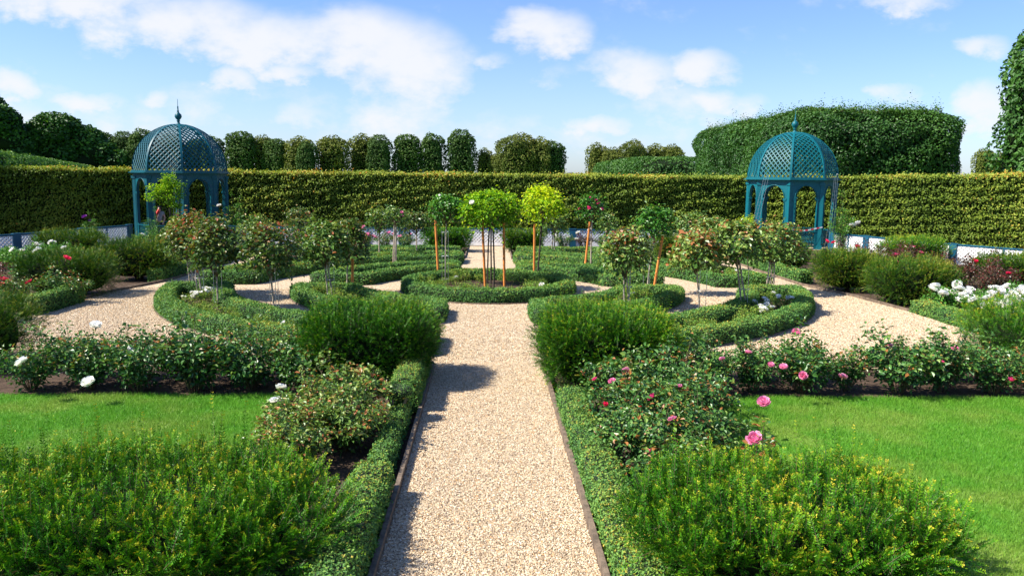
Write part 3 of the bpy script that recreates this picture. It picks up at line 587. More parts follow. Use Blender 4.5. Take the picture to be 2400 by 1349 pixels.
# front row, left (white blooms)
fl = {0: [('white', -6.29, 10.75, .55, 1.5)], 1: [('white', -5.38, 10.65, .30, 1.55), ('white', -5.9, 12.0, .82, 1.5)], 2: [('white', -5.1, 11.3, .62, .8)], 5: [('white', -2.75, 10.4, .30, 1.3)]}
for i in range(6):
    x = -6.6 + i * .78; s = [.85, .88, .88, 1.08, .95, .88][i]; bl = fl.get(i, [])
    lab = ['glossy rose bush with one creamy white bloom at the left end of the front row', 'rose bush with a large white bloom low down and another on top, left front row',
           'dark green rose bush with a small white bud, third in the left front row', 'tallest rose bush of the left front row, with upright reddish shoots', 'rose bush with red-brown young tips beside the tallest one of the left front row',
           'looser pale green rose bush touching the left side of the path yew'][i]
    rose('frontL', lab, x, 11.45 + .1 * math.sin(i * 2), i, s, bl, rz=i * 1.1, group='rose bushes in the left front row', seed=i)
    rose('frontL', ['back row rose bush at the left end behind the creamy bloom', 'back row rose bush with its top white bloom facing the gravel', 'back row rose bush behind the third bush of the left front row', 'back row rose bush behind the tall reddish shoots', 'back row rose bush against the gravel left of the path yew', 'back row rose bush tucked against the left path yew'][i],
         x + .3, 12.2, i + 2, .78, [], rz=i * 2.1, group='rose bushes in the left front row', seed=i + 9)
# front row, right (pink blooms)
fr = {0: [('pink', 3.27, 10.9, .6, .8)], 1: [('pink', 3.75, 11.25, .62, .9), ('pink', 4.0, 11.0, .5, .85)], 2: [('pink', 3.95 + .1, 10.65, .55, 1.0), ('pink', 4.85, 12.3, .72, 1.15), ('pink', 4.35, 10.7, .42, 1.05)], 3: [('pink', 5.0, 10.9, .35, 1.1)],
      5: [('pink', 5.9, 11.4, .7, .85)], 6: [('magenta', 6.6, 11.2, .5, .6)], 7: [('pink', 7.0, 11.6, .62, .95), ('magenta', 7.5, 11.0, .3, .7)]}
for i in range(8):
    x = 3.2 + i * .72; s = [.92, .85, 1.05, .72, 1.08, 1.0, .85, .88][i]
    lab = ['rose bush with a pink bloom at the left end of the right front row', 'rose bush with two pink blooms near its top, second in the right front row', 'tall rose bush crowned by a large pink bloom, third in the right front row',
           'low rose bush with one round pink bloom hanging over bare soil', 'rose bush with tall bare-topped green shoots in the middle of the right front row', 'rose bush with a pink bloom between two tall shoots in the right front row',
           'rose bush with tiny red buds in the right front row', 'rose bush with a pale pink bloom beside the yew at the right edge'][i]
    rose('frontR', lab, x, 11.48 + .1 * math.sin(i * 3), i, s, fr.get(i, []), rz=i * 1.7, group='rose bushes in the right front row', seed=i)
    if i not in (3,): rose('frontR', ['back rose bush behind the left end of the right front row', 'back rose bush behind the two pink blooms', 'back rose bush below the large pink bloom', '', 'back rose bush behind the tall bare-topped shoots', 'back rose bush before the widest part of the right gravel', 'back rose bush behind the bush with tiny red buds', 'back rose bush before the right edge yew'][i],
         x + .3, 12.2, i + 1, .72, [], rz=i * 2.3, group='rose bushes in the right front row', seed=i + 9)
# clump beside the path, left and right
for i, (x, y, s, b, lab) in enumerate([(-1.75, 9.7, 1.0, [], 'bushy bronze-tinted rose right in front of the left path yew'), (-2.1, 9.1, .85, [('white', -2.45, 9.0, .52, 1.25)], 'pale rose bush with one white bloom at the corner of the left lawn'),
                                       (-1.65, 8.9, .85, [('white', -1.9, 8.7, .3, .7)], 'yellow-green rose bush beside the patchy box strip'), (-2.1, 8.3, .8, [], 'low spreading rose bush just behind the left foreground yew')]):
    rose('clumpL', lab, x, y, i, s, b, rz=i * 1.3, group='roses beside the left path edge', seed=i)
cr = [(1.85, 10.2, 1.05, [('pink', 1.78, 10.1, .62, .95), ('pink', 1.55, 9.8, .56, .9), ('magenta', 1.35, 9.95, .55, .6)], 'rose bush with three small pink blooms under the right yew'),
      (2.45, 10.3, 1.1, [('magenta', 2.5, 10.1, .6, .5)], 'dense rose bush at the far corner of the right lawn'), (1.75, 9.3, 1.0, [('magenta', 1.9, 9.05, .56, 1.0), ('red', 1.75, 8.95, .5, .5), ('red', 1.35, 9.0, .5, .55)], 'rose bush with a bright magenta bloom and red buds by the right box strip'),
      (2.45, 9.4, .95, [('pink', 2.3, 9.4, .6, .85)], 'rose bush with a faded dusky pink bloom beside the right lawn'), (1.75, 8.35, .95, [('pink', 1.95, 8.2, .56, .9)], 'rose bush with a pink bud near the middle of the right box strip'),
      (2.35, 8.5, .85, [], 'low rose bush without blooms at the edge of the right lawn'), (1.8, 7.5, .8, [('magenta', 1.6, 7.6, .42, .5)], 'rose bush half hidden behind the right foreground yew')]
for i, (x, y, s, b, lab) in enumerate(cr): rose('clumpR', lab, x, y, i, s, b, rz=i * 1.9, group='roses beside the right path edge', seed=i)
rose('tall', 'single tall rose stem with a big pink bloom standing out over the right lawn', 2.86, 8.05, 0, 1.15, [('pink', 2.86, 8.03, .80, 1.2)], name='single_rose', cat='rose')
rose('tall', 'short rose stem with a drooping pink bloom rising from the right foreground yew', 2.33, 6.75, 0, 1.1, [('pink', 2.33, 6.73, .84, 1.2)], name='single_rose', cat='rose')

# side beds
wb = [(10.95, 18.4), (11.7, 18.0), (11.1, 17.3), (12.4, 18.5), (11.9, 16.9), (12.7, 17.5), (11.0, 16.2), (13.3, 18.9), (13.3, 16.6), (12.0, 15.7)]
for i, (x, y) in enumerate(wb):
    rose('white', f'white-flowering rose bush in the bed at the right gravel edge, {W[i]} in the bed', x, y, i, 1.0, ('white', [12, 7, 10, 11, 8, 12, 7, 8, 9, 6][i]), rz=i * 1.2, group='white roses in the right bed', bs=1.9, seed=i)
dr = [(12.6, 21.6), (13.5, 21.0), (14.3, 21.8), (15.1, 20.8), (13.2, 23.0), (14.2, 23.4), (12.4, 24.6), (13.4, 25.4), (12.0, 26.8), (13.2, 27.6), (14.4, 27.0), (16.2, 25.2)]
for i, (x, y) in enumerate(dr):
    rose('darkred', f'{W[i]} from the front of the dark red-leaved roses before the right fence', x, y, i, 1.05, ('red' if i % 2 else 'magenta', [0, 1, 0, 0, 3, 2, 3, 4, 3, 2, 3, 1][i]), rz=i, group='dark red-leaved roses on the right', bs=1.3, seed=i)
rl = [(-10.6, 18.4), (-11.4, 18.9), (-10.9, 17.4), (-11.9, 17.8), (-10.2, 16.6), (-12.5, 19.4), (-11.5, 16.4), (-12.8, 18.3)]
for i, (x, y) in enumerate(rl):
    rose('darkred' if i in (1, 5, 7) else 'mid', f'{W[i]} closest of the red-blooming roses at the left gravel edge', x - .25, y, i, .95, ('red', [4, 3, 3, 2, 1, 3, 2, 2][i]), rz=i * 1.1, group='red roses on the left', bs=1.5, seed=i)
rose('mid', 'rose bush with a single tall red bloom standing before the wide shaded yew', -10.1, 19.2, 1, 1.0, [('red', -9.95, 19.1, 1.08, 1.6)], name='rose_bush', seed=3)
for i, (x, y) in enumerate([(-13.4, 24.0), (-14.4, 25.2), (-13.2, 26.0), (-14.9, 27.2), (-15.8, 26.2), (-12.4, 29.6), (-13.0, 31.0)]):
    rose('white', f'{W[i]} from the front of the white roses before the left lattice fence', x, y, i, 1.2, ('white', [5, 3, 3, 4, 2, 1, 1][i]), rz=i, group='white roses on the left', bs=1.6, seed=i)
fx = [(-8.2, 'pink', 2), (-7.2, 'pink', 3), (-6.3, 'pink', 5), (-5.4, 'pink', 6), (-4.5, 'pink', 4), (-3.6, 'pink', 2), (3.3, 'white', 4), (4.2, 'white', 3), (5.1, 'white', 3), (6.0, 'white', 2), (6.9, 'white', 1), (8.0, 'pink', 2), (9.0, 'magenta', 1)]
for i, (x, k, nb) in enumerate(fx):
    rose('mid' if x < 0 else ('darkred' if i % 2 else 'mid'), (f'{W[i]} from the left of the pink roses before the centre fence' if x < 0 else f'{W[i - 6]} from the path among the roses before the centre fence on the right'), x, 34.9, i, .82, (k, nb), rz=i, group='roses along the centre fence', bs=1.7, seed=i)
# climbers at the pavilions
rose('climb', 'tall climbing rose with white blooms on the right post of the right pavilion', 15.4, 34.6, 0, 1.15, [('white', 16.0, 34.3, 1.25, 2.6), ('white', 15.7, 34.2, 1.18, 2.2), ('red', 14.6, 34.1, .5, 1.8), ('red', 14.9, 34.1, .45, 1.8)], cat='climbing rose', name='climbing_rose')
rose('climb', 'climbing rose with one pale bloom right of the left pavilion', -11.3, 36.2, 1, 1.05, [('white', -11.9, 35.9, 1.7, 1.8)], cat='climbing rose', name='climbing_rose')
rose('climb', 'bushy plant with a round purple flower head left of the left pavilion', -16.3, 33.4, 1, .7, [('purple', -16.4, 33.1, 1.3, 1.9), ('purple', -16.2, 33.1, 1.15, 1.1)], cat='flowering plant', name='flowering_plant')
rose('climb', 'leafy shrub at the foot of the left pavilion behind the yews', -13.6, 33.0, 0, .75, [], cat='shrub', name='shrub')
rose('climb', 'leafy rose shrub in front of the right pavilion below the tape', 12.2, 31.5, 1, .62, [('red', 12.0, 31.2, .7, 1.4)], cat='shrub', name='shrub')

# low plants inside the ring beds
rng = rg(900); cnt = 0
low_lab = {'c': 'in the round centre bed', 'a': 'in the near left outer crescent', 'b': 'in the near right outer crescent', 'd': 'in the near left inner crescent', 'e': 'in the near right inner crescent', 'f': 'in the far left crescents', 'g': 'in the far right crescents'}
spots = []
for k in range(15): a = k / 15 * 6.283; rr = 1.75 if k % 2 else 1.35; spots.append(('c', rr * math.cos(a), CY + rr * math.sin(a)))
for key, r0, a0, a1, n in (('a', 7.5, 192, 262, 13), ('b', 7.5, 278, 348, 13), ('d', 4.38, 198, 250, 6), ('e', 4.38, 290, 342, 6), ('f', 7.5, 100, 168, 9), ('g', 7.5, 12, 80, 9)):
    for k in range(n):
        a = R(a0 + (a1 - a0) * (k + .5) / n); rr = r0 + rng.uniform(-.25, .25); spots.append((key, rr * math.cos(a), CY + rr * math.sin(a)))
desc = {'c': 'low lime-green bedding plants', 'a': 'low leafy plants', 'b': 'low leafy plants', 'd': 'small leafy plants', 'e': 'small leafy plants', 'f': 'small bushes', 'g': 'small bushes'}
seen = {}
for key, x, y in spots:
    i = seen.get(key, 0); seen[key] = i + 1
    wb_ = ('white', 5) if ((key == 'b' and i in (8, 9, 10)) or (key == 'a' and i in (0, 1, 2))) else (('white', 1) if rng.uniform() < .12 else ())
    rose('low', (f'low leafy plant with white flowers {low_lab[key]}, {W[i]} along the bed' if wb_ else f'low leafy green plant {low_lab[key]}, {W[i]} along the bed'), x, y, i, rng.uniform(.85, 1.35), wb_, rz=rng.uniform(0, 6), group=desc[key] + ' ' + low_lab[key], cat='bedding plant', bs=1.15, seed=i, z=.03, name='bedding_plant')

# ------------------------------------------------------------------ standard (tree) roses
def crown_mesh(name, rx, rz, nsh, K, leaf, seed, mat, tb, tipt, up=.5, droop=.25, L=.16, sprig=.1, twig=True):
    rng = rg(seed); d = nrm(rng.normal(size=(nsh, 3))); d[:, 2] = np.where(d[:, 2] < -.75, -d[:, 2], d[:, 2]); d = nrm(d)
    rad = rng.uniform(.3, 1.0, nsh) ** .55 * (1 + .22 * n3(d, 2.6, seed) + .16 * n3(d, 6, seed + 1)); P = d * rad[:, None] * np.array([rx, rx, rz]) * .86
    A = nrm(d * .8 + np.array([0, 0, up]) + rng.normal(size=(nsh, 3)) * .45); Ls = L * rng.uniform(.6, 1.3, nsh); sp_ = rng.uniform(size=nsh) < sprig; Ls[sp_] *= 1.9
    fo = MB(); shoots(fo, rng, P, A, Ls, K, leaf, .62, leaf * .4, droop, np.clip(tb + .15 * n3(P, 5, seed + 2) + .15 * d[:, 2], 0, 1), tipt, tj=.22, twig=twig)
    for i in range(0, min(nsh, 60), 3):       # branches inside the crown
        fo.tube([(0, 0, -rz * .95), P[i] * .45 + np.array([0, 0, -rz * .3]), P[i]], [.012, .008, .003], 4, 1, cap=False)
    return fo.mesh(name, [M[mat], M['cane']])
def standard(label, bx, by, cx, cz, rx, rz, seed, mat='std', tb=.45, tipt=.35, n=None, leaf=.06, blooms=(), stem_r=.016, stemm='bark', nstem=1, cat='standard rose', name='standard_rose', K=6, group='standard roses', bs=1.2, gx=1.0, **kw):
    t = thing(name, label, cat, (bx, by, 0), 0, group); rng = rg(seed + 3)
    n = n or int(340 * (rx * rx + 2 * rx * rz) / (3 * .27) * (.075 / leaf) ** 1.3)
    c = link('crown', crown_mesh('crown', rx * gx, rz * gx, n, K, leaf, seed, mat, tb, tipt, **kw), t, (cx - bx, 0, cz))
    for k in range(nstem):
        off = (k - (nstem - 1) / 2) * .09; x1 = cx - bx; zt = cz - rz * .75
        mb = MB(); mb.tube([(off, 0, -.02), (off + x1 * .3 + rng.uniform(-.012, .012), .01, zt * .35), (off * .8 + x1 * .65, -.008, zt * .7), (x1 + off * .4, 0, zt + .1)], [stem_r * 1.15, stem_r, stem_r * .95, stem_r * 1.1], 8)
        mb.build('trunk', M[stemm], t)
    rb = rg(seed + 17)
    for i in range(blooms[1] if blooms else 0):
        d = nrm(rb.normal(size=3) + np.array([0, -.6, .9])); put_bloom(c, blooms[0], d * np.array([rx, rx, rz]) * 1.03, bs, rb)
    return t
ST = [('bronze-leaved standard rose with a single stem, nearest in the left crescent', -6.18, 18.27, -6.19, 1.40, .56, .56, 'rose_red', .5, 1, ()),
      ('bronze-tipped standard rose behind the nearest one of the left crescent, on two thin stems', -7.16, 19.90, -7.25, 1.51, .56, .50, 'rose_red', .52, 2, ()),
      ('leftmost standard rose of the left crescent, tall with reddish shoots', -7.64, 20.75, -7.75, 1.40, .48, .50, 'std', .5, 2, ()),
      ('bronze-leaved standard rose on a single leaning stem at the inner hedge of the left crescent', -4.61, 17.21, -4.69, 1.44, .47, .50, 'rose_red', .45, 1, ()),
      ('glossy standard rose in the near left inner crescent with two pale stems', -3.90, 19.69, -4.01, 1.39, .56, .50, 'std', .42, 2, ()),
      ('standard rose with dark reddish leaves beside a short orange stake, left of the centre bed', -3.70, 20.78, -3.65, 1.38, .46, .48, 'rose_red', .45, 1, ()),
      ('slim standard rose far back on the left in front of the lattice gap', -6.87, 29.08, -6.84, 1.30, .49, .52, 'rose_red', .4, 1, ()),
      ('standard rose behind the white flowers of the far left crescent', -7.55, 26.34, -7.70, 1.12, .49, .50, 'std', .45, 2, ()),
      ('small dark standard rose before the pink roses of the centre fence', -4.02, 29.60, -4.03, 1.42, .44, .40, 'std', .35, 1, ()),
      ('thin standard rose tied to a grey stake, with a pink bloom at its top', -3.23, 27.13, -3.17, 1.72, .34, .26, 'std', .4, 1, ('pink', 2)),
      ('standard rose with brownish leaves left of the far yew block', -2.71, 30.49, -2.75, 1.32, .50, .38, 'rose_red', .35, 1, ()),
      ('upright standard rose with several bright red blooms right of the centre trees', 3.44, 26.69, 3.44, 2.05, .40, .38, 'green', .3, 1, ('magenta', 7)),
      ('small standard rose right of the far yew block by the white roses', 2.51, 30.90, 2.52, 1.28, .46, .34, 'std', .35, 2, ()),
      ('pale-leaved standard rose between thin steel rods in the near right inner crescent', 3.31, 18.80, 3.22, 1.32, .54, .52, 'std', .58, 2, ()),
      ('compact standard rose on a leaning stem next to the slanting orange stake', 4.24, 21.13, 4.40, 1.90, .42, .34, 'green', .3, 1, ('pink', 1)),
      ('yellow-green standard rose with a thin stem at the inner hedge of the near right crescent', 4.78, 17.67, 4.63, 1.45, .48, .40, 'std', .65, 1, ()),
      ('large leafy standard rose with two stems in the near right crescent', 5.92, 18.11, 5.69, 1.64, .56, .46, 'std', .55, 2, ()),
      ('rightmost large standard rose of the near right crescent, on clustered stems above white flowers', 7.68, 21.45, 7.71, 1.36, .64, .50, 'std', .48, 3, ()),
      ('standard rose behind the large leafy pair on the right', 7.37, 24.97, 7.01, 1.36, .56, .48, 'std', .5, 2, ()),
      ('small dark standard rose right of the red-blooming one, by the fence', 4.18, 29.92, 4.42, 1.34, .36, .36, 'std', .35, 1, ()),
      ('brown-green standard rose before the fence left of the right pavilion', 6.86, 26.91, 6.88, 1.50, .60, .40, 'std', .38, 1, ()),
      ]
for i, (lab, bx, by, cx, cz, rx, rz, mt, tb, ns, bl) in enumerate(ST):
    standard(lab, bx, by, cx, cz, rx, rz, 700 + i * 7, mt, tb - .06, .2, blooms=bl, nstem=ns, stem_r=.02 if by < 23 else .026, leaf=.135 if by < 22 else .14, gx=1.2, sprig=.3, n=int(290 * (rx * rx + 2 * rx * rz) / .81 * (.55 if by > 25 else 1)))
G3 = 'round-headed trees of the centre bed'
standard('dark green round-headed tree left in the centre bed beside a slanting orange stake', -1.23, 22.54, -1.19, 2.17, .46, .42, 811, 'green', .42, .2, leaf=.11, n=210, name='standard_tree', cat='standard tree', group=G3, droop=.3, blooms=('white', 1), L=.2)
standard('wide lime-green weeping tree in the middle of the centre bed on three dark stems', .06, 21.91, .06, 2.20, .80, .54, 812, 'lime', .30, .3, leaf=.12, n=480, nstem=3, name='standard_tree', cat='standard tree', group=G3, droop=.7, sprig=.25, stemm='darkbark', blooms=('white', 1), L=.24, stem_r=.022)
standard('brightest yellow-green round-headed tree right in the centre bed', 1.43, 23.42, 1.56, 2.26, .58, .52, 813, 'lime', .60, .3, leaf=.12, n=300, name='standard_tree', cat='standard tree', group=G3, droop=.35, sprig=.2, stemm='darkbark', L=.24, stem_r=.028)
standard('small lime-green tree left of the right pavilion behind the standard roses', 8.73, 26.42, 8.55, 1.55, .32, .36, 814, 'lime', .62, .25, leaf=.06, n=160, name='standard_tree', cat='standard tree', group=None or 'lime-green trees', stemm='darkbark')

# golden young tree in front of the left pavilion
t = thing('young_tree', 'young yellow-green maple-like tree in front of the left pavilion opening', 'tree', (-13.4, 34.2, 0))
rng = rg(830); fo = MB(); Bs = []; 
for (x, z, rx, rz, k) in ((0, 2.75, .34, .36, 70), (-.35, 2.45, .55, .22, 70), (.25, 2.5, .5, .25, 60), (.05, 2.1, .45, .28, 70), (-.6, 2.1, .35, .14, 36), (.25, 1.75, .24, .2, 34), (.2, 1.2, .15, .2, 10)):
    d = nrm(rng.normal(size=(k, 3))); Bs.append(d * rng.uniform(.4, 1, (k, 1)) * np.array([rx, .4, rz]) + np.array([x, 0, z]))
Bs = np.vstack(Bs); shoots(fo, rng, Bs, nrm(Bs * np.array([1, 1, .0]) * .8 + np.array([0, 0, .35]) + rng.normal(size=Bs.shape) * .5), .2 * np.ones(len(Bs)), 6, .095, .8, .04, .3, .36 + .18 * n3(Bs, 3, 4), .3)
fo.build('crown', [M['lime'], M['cane']], t)
mb = MB(); mb.tube([(0, 0, -.03), (.03, 0, 1.0), (-.02, 0, 2.0), (0, 0, 2.9)], [.05, .04, .028, .01], 8)
for k in range(9): z = 1.3 + k * .17; a = k * 2.4; mb.tube([(0, 0, z), (math.cos(a) * .3, math.sin(a) * .25, z + .16), (math.cos(a) * .5, math.sin(a) * .35, z + .2)], [.016, .01, .004], 5)
mb.build('trunk', M['darkbark'], t)

# wooden stakes
for i, (bx, by, tx, tz, mt, lab) in enumerate([(-1.47, 23.55, -1.57, 1.84, 'orange', 'bright orange wooden stake leaning left beside the dark green centre tree'), (-.09, 22.33, -.19, 2.0, 'orange', 'orange-brown stake left of the dark stems in the middle of the centre bed'),
        (.45, 22.36, .41, 1.86, 'orange', 'orange wooden stake right of the middle stems in the centre bed'), (1.36, 23.66, 1.35, 1.75, 'orange', 'orange stake hidden close behind the stem of the yellow-green tree'),
        (3.28, 27.06, 3.42, 1.63, 'orange', 'orange stake leaning right beside the red-blooming standard rose'), (4.44, 21.3, 4.66, 1.62, 'orange', 'thick orange stake slanting right beside the compact standard rose'),
        (-3.57, 20.9, -3.55, .95, 'orange', 'short orange stake beside the dark reddish standard rose left of centre'), (-3.16, 27.2, -3.13, 1.75, 'grey_stake', 'grey weathered stake holding the thin standard rose with the pink bloom')]):
    mb = MB(); mb.tube([(0, 0, -.03), ((tx - bx) * .5, 0, tz * .5), (tx - bx, 0, tz)], [.035, .035, .034], 10, smooth=True); o = mb.build('wooden_stake', M[mt], None, (bx, by, 0), label=lab, category='stake', group='wooden stakes')

# steel rod supports round the stems
for i, (bx, by, h, lab) in enumerate([(-6.18, 18.27, .95, 'steel rod support with rings around the nearest stem of the left crescent'), (-4.61, 17.21, 1.15, 'steel rod support around the leaning stem at the inner hedge on the left'), (-7.16, 19.9, 1.0, 'steel rods around the twin stems on the left'),
        (-7.64, 20.75, .95, 'steel rods around the leftmost rose stems'), (-3.9, 19.69, 1.0, 'steel rods with a ring in the near left inner crescent'), (3.31, 18.8, 1.0, 'two upright steel rods in the near right inner crescent'), (4.78, 17.67, 1.15, 'steel rods with cross bars around the thin stem on the right'),
        (5.92, 18.11, 1.1, 'steel rods with rings around the two-stemmed rose on the right'), (7.68, 21.45, .9, 'steel rods around the clustered stems on the right'), (4.24, 21.13, 1.5, 'steel support with a top bar beside the slanting orange stake'), (7.37, 24.97, .9, 'steel rods at the far right crescent end'), (-1.23, 22.54, 1.6, 'steel rod cage around the stem of the dark green centre tree')]):
    t = thing('plant_support', lab, 'plant support', (bx, by, 0), i, 'steel plant supports')
    for k in range(3):
        a = k * 2.094; mb = MB(); mb.tube([(math.cos(a) * .1, math.sin(a) * .1, -.02), (math.cos(a) * .1, math.sin(a) * .1, h)], .006, 5); mb.build('rod', M['steel'], t)
    for z in (.22, h * .55, h * .97):
        mb = MB(); mb.tube([(math.cos(a) * .1, math.sin(a) * .1, z) for a in np.linspace(0, 2 * math.pi, 17)], .005, 5, cap=False); mb.build('ring', M['steel'], t)

# ------------------------------------------------------------------ lattice fences
def lattice(mb, L, z0, z1, pitch=.15, sw=.062, th=.012, mat=0):
    """diagonal slats in the local XZ plane, clipped to [0, L] x [z0, z1]"""
    H = z1 - z0
    for sgn, yo in ((1, -th / 2), (-1, th / 2 + .001)):
        k = -H
        while k < L:
            a, b = k, k + H                      # x at z0 and z1 for sgn 1
            t0, t1 = max(0.0, -a / H), min(1.0, (L - a) / H)
            if t1 - t0 > .05:
                p = [(a + H * t, (z0 + H * t) if sgn > 0 else (z1 - H * t)) for t in (t0, t1)]
                (xa, za), (xb, zb) = p; d = math.hypot(xb - xa, zb - za); nx, nz = -(zb - za) / d * sw / 2, (xb - xa) / d * sw / 2
                V = [(xa + nx, yo + s_ * th / 2, za + nz) for s_ in (-1, 1)] + [(xa - nx, yo + s_ * th / 2, za - nz) for s_ in (-1, 1)] + [(xb + nx, yo + s_ * th / 2, zb + nz) for s_ in (-1, 1)] + [(xb - nx, yo + s_ * th / 2, zb - nz) for s_ in (-1, 1)]
                mb.add(V, [(0, 2, 6, 4), (1, 5, 7, 3), (0, 4, 5, 1), (2, 3, 7, 6)], mat)
            k += pitch
    return mb
def placed(mb, a, rz):
    ca, sa = math.cos(rz), math.sin(rz)
    for i, V in enumerate(mb.V): mb.V[i] = np.stack([V[:, 0] * ca - V[:, 1] * sa + a[0], V[:, 0] * sa + V[:, 1] * ca + a[1], V[:, 2]], 1)
    return mb
def fence(label, pts, wide, thin, group='white lattice fences with blue rails'):
    t = thing('lattice_fence', label, 'fence', (0, 0, 0), 0, group)
    for i in range(len(pts) - 1):
        a, b = np.array(pts[i], float), np.array(pts[i + 1], float); d = b - a; L = float(np.hypot(*d)); rz = math.atan2(d[1], d[0])
        placed(lattice(MB(), L, .14, .76), a, rz).build('lattice_panel', M['white'], t)
        placed(MB().box((L / 2, 0, .79), (L + .02, .085, .045)).box((L / 2, 0, .757), (L, .04, .03)), a, rz).build('rail', M['blue'], t)
        placed(MB().box((L / 2, 0, .10), (L, .03, .13)), a, rz).build('base_board', M['white'], t)
    for (x, y, rz) in wide: MB().box((0, 0, .40), (.30, .10, .80)).box((0, 0, .822), (.34, .13, .025)).build('post', M['blue'], t, (x, y, 0), rz)
    for (x, y, rz) in thin: MB().box((0, 0, .385), (.05, .07, .77)).build('post', M['blue'], t, (x, y, 0), rz)
fence('long straight white lattice fence with blue rail between the two pavilions', [(-12.4, 36.05), (12.4, 36.05)], [(x, 36.03, 0) for x in (-11.4, -3.87, 3.8, 11.0)], [(x, 36.03, 0) for x in (-9.3, -7.4, -5.4, 5.4, 7.4, 9.3)])
def flank(label, pts):
    wide, thin = [], []
    for i, p in enumerate(pts):
        q = pts[min(i + 1, len(pts) - 1)]; r_ = pts[max(i - 1, 0)]; rz = math.atan2(q[1] - r_[1], q[0] - r_[0]); wide.append((p[0], p[1], rz))
        if i + 1 < len(pts): thin.append(((p[0] + q[0]) / 2, (p[1] + q[1]) / 2, math.atan2(q[1] - p[1], q[0] - p[0])))
    fence(label, pts, wide, thin)
flank('white lattice fence running towards the viewer on the left of the garden', [(-16.0, 36.2), (-16.8, 33.6), (-17.55, 30.3), (-19.6, 27.0), (-22.2, 23.2)])
flank('white lattice fence running towards the viewer on the right of the garden', [(15.3, 35.2), (15.95, 33.3), (17.4, 29.4), (19.3, 26.4), (22.0, 22.4)])

